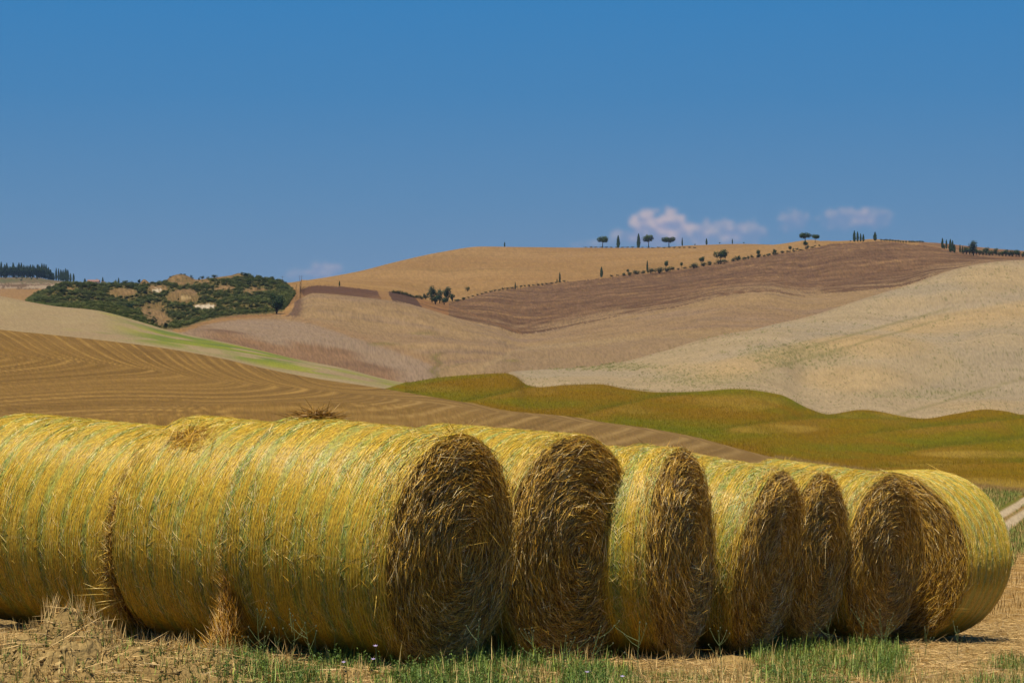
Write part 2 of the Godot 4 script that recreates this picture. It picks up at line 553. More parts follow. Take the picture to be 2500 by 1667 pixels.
const SPINE := [-400, 800, -200, 812, 0, 822, 100, 828, 240, 838, 330, 849, 540, 880, 700, 893, 850, 910, 1000, 928, 1200, 953, 1500, 993, 1800, 1062]

# number of the combine's pass that covers a place: chevrons folded over the spine of the field
func swath(x: float, d: float, X: float, Y: float) -> float:
	var v := curve(SPINE, X) - Y + 4.0 * n_big.get_noise_2d(x * 3.0, d * 1.2)
	var wob := n_mid.get_noise_2d(x * 0.6, d * 0.25) * 16.0
	if v > 0.0:
		return (X + 1.75 * v - 70.0 * exp(-v / 9.0) + wob) / lerpf(29.0, 46.0, sstep(700.0, 1100.0, X))
	v = -v
	var g := 8.0 * (v - 15.0 * (1.0 - exp(-v / 18.0)))
	return (X + lerpf(1.0, 0.35, sstep(500.0, 1100.0, X)) * g - 70.0 + wob * 1.6) / 66.0 + 60.0

func paint(x: float, d: float, r: int, X: float, Y: float, i: int) -> Color:
	var g := hash2(i, r)
	var gj := hash2(i + 5000, r)
	var big := n_big.get_noise_2d(x, d)
	var mid := n_mid.get_noise_2d(x, d)
	if r >= seg_start["dipC"]: Y += (gj - 0.5) * 2.4 + mid * 2.2
	if r < seg_start["verge"] + 12:
		kind_now = 0
		var a := n_fine.get_noise_2d(x * 8.0, d * 8.0)
		var c := Color(0.275, 0.205, 0.118).lerp(Color(0.21, 0.15, 0.083), clampf(0.5 + a, 0.0, 1.0))
		c = c.lerp(Color(0.31, 0.215, 0.1), clampf(sstep(0.4, 2.4, x) * (0.6 + mid), 0.0, 1.0))
		if d > 19.0: c = c.lerp(Color(0.27, 0.17, 0.075), sstep(19.0, 26.0, d))
		c = c * (0.88 + 0.24 * g)
		if d > 28.0: c = track(c, x, d, g)
		return c
	if r < seg_start["B"] and X > 1790.0:
		kind_now = 2
		var c := Color(0.24, 0.145, 0.055).lerp(Color(0.30, 0.22, 0.12), clampf(0.5 + mid * 1.2 + n_fine.get_noise_2d(x, d) * 0.6, 0.0, 1.0))
		c = track(c * (0.85 + 0.3 * g), x, d, g)
		return c
	var brown := sstep(1800.0, 1740.0, X)
	if r <= seg_start["dipB"] and brown > 0.0:
		kind_now = 3
		var s := swath(x, d, X, Y)
		var k := floorf(s)
		var f := s - k
		var line := exp(-pow((f - 0.3 - 0.4 * hash2(int(k), 9)) / (0.10 + 0.1 * hash2(int(k), 8)), 2.0)) * (0.35 + 0.65 * hash2(int(k), 7))
		var f2 := fposmod(s * 2.3 + 0.37, 1.0)
		line = maxf(line, 0.5 * exp(-pow((f2 - 0.5) / 0.13, 2.0)) * hash2(int(floorf(s * 2.3 + 0.37)), 5))
		var tone := 0.5 + 0.7 * n_streak.get_noise_2d(s * 9.0, x * 0.05)
		var c := Color(0.182, 0.113, 0.046).lerp(Color(0.26, 0.163, 0.066), clampf(tone + mid * 0.5, 0.0, 1.0))
		c = c.lerp(Color(0.165, 0.118, 0.05), clampf(big * 1.6 + n_mid.get_noise_2d(x * 0.6 + 90.0, d * 0.6), 0.0, 0.75))
		c = c.lerp(Color(0.50, 0.325, 0.13), line * clampf(0.58 + 0.5 * n_mid.get_noise_2d(x * 2.0, d), 0.0, 1.0))
		c = c.lerp(Color(0.25, 0.175, 0.105), sstep(600.0, 1500.0, X) * 0.35)
		c = c.lerp(Color(0.40, 0.29, 0.17), line * 0.5 * sstep(700.0, 1000.0, X))
		return c * (0.86 + 0.28 * g)
	if r <= seg_start["dipC"] + 1 and X < 931.0 and (X < 883.0 or Y < 893.0 - (X - 883.0) * 0.32):
		kind_now = 4
		var c := Color(0.31, 0.235, 0.15).lerp(Color(0.35, 0.285, 0.17), clampf(0.5 + mid + big, 0.0, 1.0))
		var gm := sstep(210.0, 380.0, X) * (1.0 - 0.35 * sstep(600.0, 800.0, X))
		var band := sstep(curve(B_Y, X) + 1.0, curve(B_Y, X) - 14.0, Y) * sstep(curve(C_Y, X) - 4.0, curve(C_Y, X) + 3.0, Y)
		var st := n_streak.get_noise_2d(x * 1.0 + d * 0.25, d * 0.55)
		var gg := clampf((st + 0.40 - 0.3 * sstep(600.0, 700.0, X)) * 2.8, 0.0, 1.0) * gm * band
		gg = maxf(gg, clampf((n_streak.get_noise_2d(x * 0.7, d * 0.5 + 30.0) - 0.22) * 2.6, 0.0, 0.6) * sstep(120.0, 240.0, X) * band)
		var gc := Color(0.14, 0.205, 0.045).lerp(Color(0.26, 0.30, 0.03), clampf(0.45 + n_mid.get_noise_2d(x * 1.5, d * 1.1) * 1.6, 0.0, 1.0))
		c = c.lerp(gc, gg * (0.85 + 0.15 * g))
		return c * (0.88 + 0.24 * g)
	var del := de_line(X)
	if r < seg_start["E"] and not (del > 0.0 and Y < del) or (r < seg_start["E"] and X > 1227.0):
		kind_now = 5
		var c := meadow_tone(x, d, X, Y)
		if d < 84.0 and X > 1780.0: c = c.lerp(Color(0.28, 0.18, 0.07), sstep(84.0, 64.0, d) * 0.8)
		return c * (0.8 + 0.4 * g)
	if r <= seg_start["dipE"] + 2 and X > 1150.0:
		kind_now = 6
		var hollow := n_big.get_noise_2d(x * 1.2 + 140.0, d * 0.9)
		var yel := 0.0
		for q in [[2020.0, 795.0, 170.0, 34.0, 0.9], [1960.0, 870.0, 160.0, 40.0, 0.9], [2300.0, 640.0, 140.0, 46.0, 0.8], [1620.0, 850.0, 160.0, 22.0, 0.6], [2250.0, 930.0, 150.0, 16.0, 0.6], [2080.0, 690.0, 90.0, 20.0, 0.4]]:
			yel = maxf(yel, sstep(0.0, 0.9, blob(X, Y, q[0], q[1], q[2], q[3])) * q[4])
		var c := Color(0.345, 0.265, 0.165).lerp(Color(0.395, 0.284, 0.148), clampf(yel * 0.75 + hollow * 0.6, 0.0, 1.0))
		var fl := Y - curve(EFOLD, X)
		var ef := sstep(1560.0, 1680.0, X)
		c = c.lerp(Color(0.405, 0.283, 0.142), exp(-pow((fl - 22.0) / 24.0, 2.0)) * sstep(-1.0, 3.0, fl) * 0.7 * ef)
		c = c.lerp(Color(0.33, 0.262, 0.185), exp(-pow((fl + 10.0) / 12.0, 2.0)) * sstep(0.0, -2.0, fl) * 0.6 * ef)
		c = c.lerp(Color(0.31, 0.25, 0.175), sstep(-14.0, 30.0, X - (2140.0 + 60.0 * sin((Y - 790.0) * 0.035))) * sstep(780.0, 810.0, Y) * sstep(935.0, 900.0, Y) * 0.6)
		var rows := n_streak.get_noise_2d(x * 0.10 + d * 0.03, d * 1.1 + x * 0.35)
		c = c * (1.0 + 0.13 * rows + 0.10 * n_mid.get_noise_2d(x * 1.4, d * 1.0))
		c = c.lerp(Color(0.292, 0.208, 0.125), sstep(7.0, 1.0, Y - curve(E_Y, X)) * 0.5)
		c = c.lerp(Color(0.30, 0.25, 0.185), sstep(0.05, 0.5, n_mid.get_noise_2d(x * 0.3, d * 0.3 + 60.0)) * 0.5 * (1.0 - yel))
		var weed := blob(X, Y, 1830.0, 815.0, 150.0, 34.0) + blob(X, Y, 1640.0, 868.0, 190.0, 22.0) * 0.6 + blob(X, Y, 2150.0, 905.0, 200.0, 14.0) * 0.6 + blob(X, Y, 1400.0, 840.0, 170.0, 9.0) + blob(X, Y, 2180.0, 850.0, 80.0, 60.0) * 0.2
		var strk := n_streak.get_noise_2d(x * 0.6, d * 1.4)
		c = c.lerp(Color(0.24, 0.21, 0.10), clampf(weed * (0.45 + strk * 0.6), 0.0, 0.45))
		if g < 0.02 + 0.30 * clampf(weed + strk * 0.25, 0.0, 1.0): c = c.lerp(Color(0.15, 0.15, 0.055), 0.3 + 0.4 * hash2(r, i))
		# furrow lines across the slope
		for q in [[1980.0, 763.0, -0.27], [2230.0, 905.0, -0.29], [1960.0, 792.0, -0.29]]:
			var off: float = Y - (q[1] + (X - q[0]) * q[2])
			if absf(X - q[0]) < 260.0: c = c.lerp(Color(0.19, 0.165, 0.07), exp(-off * off / 6.0) * (0.35 + 0.5 * g) * sstep(260.0, 160.0, absf(X - q[0])))
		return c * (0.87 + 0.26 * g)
	if r < seg_start["dipH"] + 2:
		var fg := curve(FG_Y, X)
		var gh := curve(GH_Y, X)
		if X < 690.0 and Y < fg - 1.0 and not off_knoll(X, Y):
			kind_now = 10
			var b := bare_at(X, Y)
			var c := Color(0.20, 0.145, 0.065).lerp(Color(0.25, 0.17, 0.09), clampf(0.5 + mid * 1.4, 0.0, 1.0))
			if b < 0.6: c = c.lerp(Color(0.10, 0.10, 0.035), 0.75)
			c = c * (0.8 + 0.5 * hash2(int(X * 0.7), int(Y * 1.3)))
			if b > 1.8: c = Color(0.62, 0.55, 0.44)
			elif b > 1.2: c = Color(0.42, 0.32, 0.17)
			return c * (0.78 + 0.44 * g)
		if Y > fg - 1.0 or (X < 900.0 and r < seg_start["G"]):
			kind_now = 7
			var c := Color(0.292, 0.208, 0.125).lerp(Color(0.325, 0.236, 0.128), clampf(0.5 + big * 1.6 + mid * 0.5, 0.0, 1.0))
			c = c.lerp(Color(0.25, 0.19, 0.14), clampf(n_streak.get_noise_2d(x * 0.25, d * 0.55) * 1.6 - 0.15, 0.0, 0.5))
			c = c * (1.0 + 0.16 * n_streak.get_noise_2d(x * 0.35 + d * 0.1, d * 1.3 - x * 0.2) + 0.12 * n_mid.get_noise_2d(x * 2.0, d * 1.2))
			# folds of the valley, lit and shaded slopes painted: greyer front, browner back, pale ridge
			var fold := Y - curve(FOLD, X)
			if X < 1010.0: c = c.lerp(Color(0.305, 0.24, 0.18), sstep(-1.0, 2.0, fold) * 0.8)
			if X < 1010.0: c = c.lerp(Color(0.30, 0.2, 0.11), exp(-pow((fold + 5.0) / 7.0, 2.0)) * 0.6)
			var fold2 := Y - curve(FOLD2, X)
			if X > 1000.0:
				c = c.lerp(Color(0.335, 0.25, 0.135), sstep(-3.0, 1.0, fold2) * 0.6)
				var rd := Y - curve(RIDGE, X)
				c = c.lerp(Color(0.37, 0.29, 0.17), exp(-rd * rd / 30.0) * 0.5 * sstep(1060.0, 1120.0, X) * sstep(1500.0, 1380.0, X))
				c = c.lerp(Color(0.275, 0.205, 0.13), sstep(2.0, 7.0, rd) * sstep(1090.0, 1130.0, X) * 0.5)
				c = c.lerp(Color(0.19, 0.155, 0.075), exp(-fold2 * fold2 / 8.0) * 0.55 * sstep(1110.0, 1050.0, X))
			c = c.lerp(Color(0.20, 0.18, 0.06), blob(X, Y, 1175.0, 828.0, 26.0, 3.5) * 0.7 + blob(X, Y, 880.0, 790.0, 46.0, 5.0) * 0.7 + blob(X, Y, 970.0, 765.0, 40.0, 5.0) * 0.5)
			var under := Y - curve(C_Y, X)
			# reddish bank above the green strip
			var red := sstep(-34.0, -22.0, under + 10.0 * mid) * sstep(400.0, 520.0, X) * sstep(950.0, 880.0, X)
			if X > 640.0: red = maxf(red, sstep(-46.0, -40.0, under + 8.0 * mid) * sstep(640.0, 690.0, X) * sstep(860.0, 790.0, X))
			if X > 400.0 and X < 940.0:
				c = c.lerp(Color(0.245, 0.145, 0.075).lerp(Color(0.15, 0.09, 0.055), clampf(0.4 + mid * 1.5, 0.0, 1.0)), red * 0.72)
			# the path round the foot of the scrub hill
			var pth := Y - fg
			if X > 395.0 and X < 668.0 and pth < 8.0 - 0.012 * (X - 395.0) + mid * 3.0:
				c = Color(0.36, 0.225, 0.1).lerp(Color(0.25, 0.15, 0.08), clampf(0.4 + mid, 0.0, 1.0))
				kind_now = 13
			# bend of bare soil
			if X > 646.0 and X < 720.0 and Y < 726.0:
				var q := sqrt(pow((X - 636.0) / 30.0, 2.0) + pow((Y - 698.0) / 24.0, 2.0)) + mid * 0.12
				if q < 1.3: c = Color(0.38, 0.235, 0.105)
				else: c = c.lerp(Color(0.16, 0.105, 0.075), sstep(2.2, 1.7, q) * sstep(1.28, 1.36, q) * 0.9)
			# darker olive line down the gully
			var gl := absf(X - (1000.0 + (Y - 850.0) * -0.15 + 8.0 * sin(Y * 0.22)))
			if Y > 808.0: c = c.lerp(Color(0.16, 0.14, 0.05), exp(-gl * gl / 70.0) * 0.7 * (0.4 + g))
			return c * (0.80 + 0.40 * g)
		if X < 1030.0 and Y > gh:
			kind_now = 12
			var c := Color(0.36, 0.22, 0.095)
			# sloping strips: dark, tan, dark, tan
			var sx := X - (Y - 668.0) * 0.55
			if sx < 866.0: c = Color(0.155, 0.09, 0.058).lerp(Color(0.26, 0.155, 0.08), clampf(sstep(668.0, 690.0, Y) * (0.5 + mid * 2.2), 0.0, 1.0))
			elif sx < 889.0: c = Color(0.36, 0.22, 0.095)
			elif sx < 945.0 + (Y - 668.0) * 0.1: c = Color(0.13, 0.08, 0.055)
			else: c = Color(0.33, 0.185, 0.08).lerp(Color(0.17, 0.1, 0.06), clampf(mid * 1.8, 0.0, 1.0))
			if sx < 690.0: c = Color(0.33, 0.2, 0.09)
			return c * (0.85 + 0.3 * g)
		if Y > gh:
			kind_now = 8
			var st := n_streak.get_noise_2d((x + d * 0.35) * 0.16, (d - x * 0.28) * 0.85)
			var st2 := n_streak.get_noise_2d((x + d * 0.2) * 0.4 + 70.0, (d - x * 0.15) * 1.7)
			var c := Color(0.150, 0.092, 0.058).lerp(Color(0.29, 0.185, 0.108), clampf(0.42 + st * 0.55 + st2 * 0.65 + 0.25 * n_mid.get_noise_2d(x * 0.5, d * 0.5), 0.0, 1.0))
			c = c.lerp(Color(0.38, 0.25, 0.12), clampf((st - 0.42) * 3.0, 0.0, 0.55))
			# tan streaks towards the lower edge
			c = c.lerp(Color(0.36, 0.265, 0.165), sstep(34.0, 0.0, fg - Y) * clampf(0.55 + st * 2.2 + st2, 0.0, 1.0) * 0.9 * sstep(1040.0, 1180.0, X))
			c = c.lerp(Color(0.27, 0.155, 0.08), sstep(6.0, 1.0, absf(X - (1010.0 + (Y - 696.0) * 2.6) - 6.0) ) * 0.7)
			return c * (0.78 + 0.44 * g)
		kind_now = 9
		var stw := n_streak.get_noise_2d(x * 0.12, d * 0.9)
		var c := Color(0.365, 0.228, 0.092).lerp(Color(0.43, 0.28, 0.118), clampf(0.5 + stw * 0.9 + big * 0.8, 0.0, 1.0))
		c = c.lerp(Color(0.27, 0.185, 0.07), clampf(n_mid.get_noise_2d(x * 0.2 + 33.0, d * 0.8) - 0.2, 0.0, 0.5))
		if X > 2110.0: c = Color(0.26, 0.15, 0.075).lerp(Color(0.37, 0.26, 0.15), clampf(mid * 2.0, 0.0, 1.0))
		return c * (0.84 + 0.32 * g)
	kind_now = 11
	var jt := 0.5 + 0.5 * sin(Y * 0.75)
	var cj := Color(0.15, 0.15, 0.062).lerp(Color(0.21, 0.155, 0.085), clampf(jt + mid, 0.0, 1.0))
	if Y > 664.0: cj = Color(0.36, 0.22, 0.095)
	elif Y > 658.5 - (X * 0.04 if X > 60.0 else 0.0) and Y < 662.5: cj = Color(0.42, 0.33, 0.24)
	elif Y > 652.0: cj = Color(0.2, 0.13, 0.075)
	elif Y > 649.8: cj = Color(0.36, 0.28, 0.19)
	return cj * (0.88 + 0.24 * g)

# two wheel ruts on the right, running away from the bales
func track(c: Color, x: float, d: float, g: float) -> Color:
	var off := x - (9.85 + (d - 40.7) * 0.331) + 0.05 * sin(d * 0.5)
	c = c.lerp(Color(0.13, 0.15, 0.035), maxf(sstep(-1.5, -1.1, off) * sstep(-0.1, -0.2, off), sstep(0.55, 0.65, off) * sstep(1.35, 1.1, off)) * (0.6 + 0.35 * g))
	for q in [0.0, 0.44]:
		var e := absf(off - q)
		if e < 0.17:
			kind_now = 1
			c = c.lerp(Color(0.40, 0.32, 0.22) * (0.8 + 0.3 * g), sstep(0.17, 0.10, e))
	return c

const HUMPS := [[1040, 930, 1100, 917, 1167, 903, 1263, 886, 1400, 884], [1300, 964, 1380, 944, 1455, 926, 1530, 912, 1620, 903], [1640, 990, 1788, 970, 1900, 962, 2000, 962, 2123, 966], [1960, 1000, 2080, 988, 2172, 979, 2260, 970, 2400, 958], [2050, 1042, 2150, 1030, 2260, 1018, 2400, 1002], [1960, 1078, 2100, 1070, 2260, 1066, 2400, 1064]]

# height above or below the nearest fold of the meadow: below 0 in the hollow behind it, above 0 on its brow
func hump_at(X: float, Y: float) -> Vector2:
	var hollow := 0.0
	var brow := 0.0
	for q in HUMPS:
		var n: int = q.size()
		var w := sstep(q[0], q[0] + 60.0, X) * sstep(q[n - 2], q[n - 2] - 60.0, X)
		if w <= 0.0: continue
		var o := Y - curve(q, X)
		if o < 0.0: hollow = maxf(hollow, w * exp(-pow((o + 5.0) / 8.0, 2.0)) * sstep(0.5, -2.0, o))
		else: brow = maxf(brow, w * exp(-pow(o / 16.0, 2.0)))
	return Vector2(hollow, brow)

# olive brown dry grass with green patches and pale stands of old stalks
func meadow_tone(x: float, d: float, X: float, Y: float) -> Color:
	var m := n_mid.get_noise_2d(x * 0.9, d * 0.6)
	var f := n_mid.get_noise_2d(x * 3.0 + 40.0, d * 1.2)
	var gr := 0.0
	for q in [[1650.0, 985.0, 190.0, 30.0, 0.55], [1500.0, 958.0, 120.0, 22.0, 0.5], [1930.0, 1037.0, 210.0, 24.0, 1.0], [2230.0, 1012.0, 190.0, 12.0, 0.5], [1800.0, 930.0, 70.0, 22.0, 0.45], [960.0, 880.0, 60.0, 12.0, 0.25], [2050.0, 968.0, 120.0, 16.0, 0.4], [2100.0, 1065.0, 120.0, 14.0, 0.5], [1240.0, 925.0, 120.0, 16.0, 0.35]]:
		gr = maxf(gr, sstep(0.0, 0.6, blob(X, Y, q[0], q[1], q[2], q[3])) * q[4])
	var pale := 0.0
	for q in [[1690.0, 925.0, 130.0, 22.0, 0.45], [2260.0, 1043.0, 170.0, 10.0, 0.7], [2120.0, 1062.0, 90.0, 8.0, 0.5], [1780.0, 985.0, 120.0, 12.0, 0.5], [1470.0, 940.0, 60.0, 12.0, 0.35], [2230.0, 1120.0, 200.0, 26.0, 0.8], [1000.0, 893.0, 60.0, 10.0, 0.35], [2010.0, 955.0, 90.0, 8.0, 0.5], [1230.0, 900.0, 60.0, 10.0, 0.3]]:
		pale = maxf(pale, sstep(0.0, 0.6, blob(X, Y, q[0], q[1], q[2], q[3])) * q[4])
	var c := Color(0.205, 0.128, 0.018).lerp(Color(0.165, 0.15, 0.016), clampf(0.5 + m * 1.5, 0.0, 1.0))
	c = c.lerp(Color(0.20, 0.118, 0.025), clampf(f * 1.3 - 0.1, 0.0, 0.4))
	c = c.lerp(Color(0.13, 0.155, 0.014), clampf(gr * (0.75 + m * 1.2 + f * 0.8), 0.0, 0.9))
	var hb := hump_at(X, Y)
	c = c.lerp(Color(0.125, 0.125, 0.014), clampf(hb.x * (0.75 + m), 0.0, 0.8))  # shade of the folds painted in: hollows behind them darker and greener
	c = c.lerp(Color(0.235, 0.152, 0.042), clampf(hb.y * (0.6 + f * 0.8), 0.0, 0.7))  # brows of the folds painted lighter, as the sunlit side
	return c.lerp(Color(0.33, 0.235, 0.13), clampf(pale * (0.75 + f * 1.4), 0.0, 0.85))

func build_fields(NC: int) -> void:
	var pos := PackedVector3Array()
	var nor := PackedVector3Array()
	var col := PackedColorArray()
	var kin := PackedByteArray()
	pos.resize(NC * NR)
	nor.resize(NC * NR)
	col.resize(NC * NR)
	kin.resize(NC * NR)
	for i in NC:
		var sl := (cols[i] - CX) / F
		for r in NR:
			var at := i * NR + r
			var d := gd[at]
			pos[at] = Vector3(sl * d, gy[at], -d)
			col[at] = paint(sl * d, d, r, cols[i], CY - F * gy[at] / d, i) * SOIL[kind_now]
			kin[at] = kind_now
	for i in NC:
		var i0 := maxi(i - 1, 0)
		var i1 := mini(i + 1, NC - 1)
		for r in NR:
			var a := pos[i1 * NR + r] - pos[i0 * NR + r]
			var b := pos[i * NR + mini(r + 1, NR - 1)] - pos[i * NR + maxi(r - 1, 0)]
			nor[i * NR + r] = a.cross(b).normalized()
	var labels := {"dirt_ground": "pale dry soil under and in front of the bales", "dirt_track": "dirt track with two pale wheel ruts at the right edge", "field_verge": "dry grass verge beyond the last bale", "stubble_field": "brown stubble field with curving golden harvester lines behind the bales",
		"fallow_field": "grey beige fallow field streaked with bright green at left", "meadow": "olive brown rolling meadow behind the bales", "pale_field": "pale beige slope with scattered green tufts at right", "valley_field": "beige harvested valley field in the middle",
		"burnt_field": "purple brown ploughed hillside below the row of pines", "wheat_field": "golden harvested hilltop under the skyline pines", "scrub_hill": "eroded clay knoll overgrown with dark scrub", "far_fields": "far strips of field at the left edge", "hill_strips": "dark and tan strips of field below the golden hill", "dirt_path": "orange dirt path round the foot of the scrub knoll"}
	for k in KINDS.size():
		var remap := PackedInt32Array()
		remap.resize(NC * NR)
		remap.fill(-1)
		var v := PackedVector3Array()
		var n := PackedVector3Array()
		var c := PackedColorArray()
		var ix := PackedInt32Array()
		for i in NC - 1:
			for r in NR - 1:
				var at := i * NR + r
				if kin[at] != k: continue
				var q := [at, at + 1, at + NR, at + NR + 1]
				for z in 4:
					var w: int = q[z]
					if remap[w] < 0:
						remap[w] = v.size()
						v.append(pos[w])
						n.append(nor[w])
						c.append(col[w])
					q[z] = remap[w]
				ix.append_array(PackedInt32Array([q[0], q[1], q[2], q[2], q[1], q[3]]))
		if ix.is_empty(): continue
		var arr := []
		arr.resize(Mesh.ARRAY_MAX)
		arr[Mesh.ARRAY_VERTEX] = v
		arr[Mesh.ARRAY_NORMAL] = n
		arr[Mesh.ARRAY_COLOR] = c
		arr[Mesh.ARRAY_INDEX] = ix
		var m := ArrayMesh.new()
		m.add_surface_from_arrays(Mesh.PRIMITIVE_TRIANGLES, arr)
		var mm := mat(Color.WHITE, 0.95, true, 0.15)
		if k == 0:
			mm.heightmap_enabled = true
			mm.heightmap_scale = 1.6
			mm.heightmap_texture = noise_tex(0.03, 21, 5)
			mm.uv1_triplanar = true
			mm.uv1_world_triplanar = true
			mm.uv1_scale = Vector3(1.4, 1.4, 1.4)
		var o := part(KINDS[k], m, mm, self)
		tag(o, labels[KINDS[k]], "ground", "", "structure")
	# the land behind and beside the viewer
	var t := SurfaceTool.new()
	t.begin(Mesh.PRIMITIVE_TRIANGLES)
	var pts := []
	for zz in [-7.6, 0.0, 20.0, 120.0, 900.0]:
		for xx in [-900.0, -60.0, -8.0, -1.9, 0.0, 1.9, 8.0, 60.0, 900.0]:
			var y := plane_y(clampf(xx, -8.0, 8.0), 7.6) - 0.02
			if zz > -7.0: y = -1.75
			pts.append(Vector3(xx, y, zz))
	t.set_normal(Vector3.UP)
	for p in pts: t.add_vertex(p)
	for a in 4:
		for b in 8:
			var q := a * 9 + b
			for w in [q, q + 1, q + 9, q + 1, q + 10, q + 9]: t.add_index(w)
	var near := part("near_ground", t.commit(), mat(Color(0.25, 0.18, 0.1), 0.95, false, 0.15), self)
	tag(near, "dry soil around the viewer in front of the bales", "ground", "", "structure")

func noise_tex(freq: float, sd: int, oct: int) -> NoiseTexture2D:
	var n := FastNoiseLite.new()
	n.frequency = freq
	n.seed = sd
	n.fractal_octaves = oct
	var t := NoiseTexture2D.new()
	t.width = 512
	t.height = 512
	t.seamless = true
	t.noise = n
	return t

# ================================================================ bales
var straw_mesh: ArrayMesh
var straw_mat: StandardMaterial3D
var bales := []

func make_straw_mesh() -> void:
	var t := Tubes.new()
	t.tube([Vector3(0, -0.5, 0), Vector3(0, 0.0, 0.9), Vector3(0, 0.5, 0)], [1.0, 1.0, 0.8], 3)
	straw_mesh = t.mesh()
	straw_mat = mat(Color.WHITE, 0.4, true, 0.42)

# how much more of the green net shows on some bales
const GREENER := [0.0, 0.0, 0.0, 0.05, 0.1, 0.35, 0.75, 0.5, 0.3, 0.5]

func band(x: float, sd: float) -> float:
	# 0 bare green net .. 1 golden straw pressed under it: fairly even stripes
	var s: float = sin(TAU * x / 0.185 + sd * 2.1 + 2.6 * n_fine.get_noise_2d(x * 9.0 + sd * 17.0, sd * 3.1)) + 0.42 - GREENER[int(sd)] + n_fine.get_noise_2d(x * 80.0, sd * 9.0) * 0.9
	return sstep(-0.9, 0.6, s)

func face_out(r: float, R: float, th: float, sd: float) -> float:
	var q := r / R
	var s := 0.05 * (1.0 - q * q) - 0.02 * exp(-pow(q / 0.12, 2.0))
	s += 0.022 * n_fine.get_noise_3d(cos(th) * r * 10.0, sin(th) * r * 10.0, sd) + 0.035 * n_fine.get_noise_3d(cos(th) * r * 4.0 + 9.0, sin(th) * r * 4.0, sd * 3.0) + 0.004 * sin(q * 46.0 + th + n_fine.get_noise_2d(th * 2.0, sd) * 3.0)
	if q > 0.9: s -= 0.045 * pow((q - 0.9) / 0.1, 2.0)
	return s

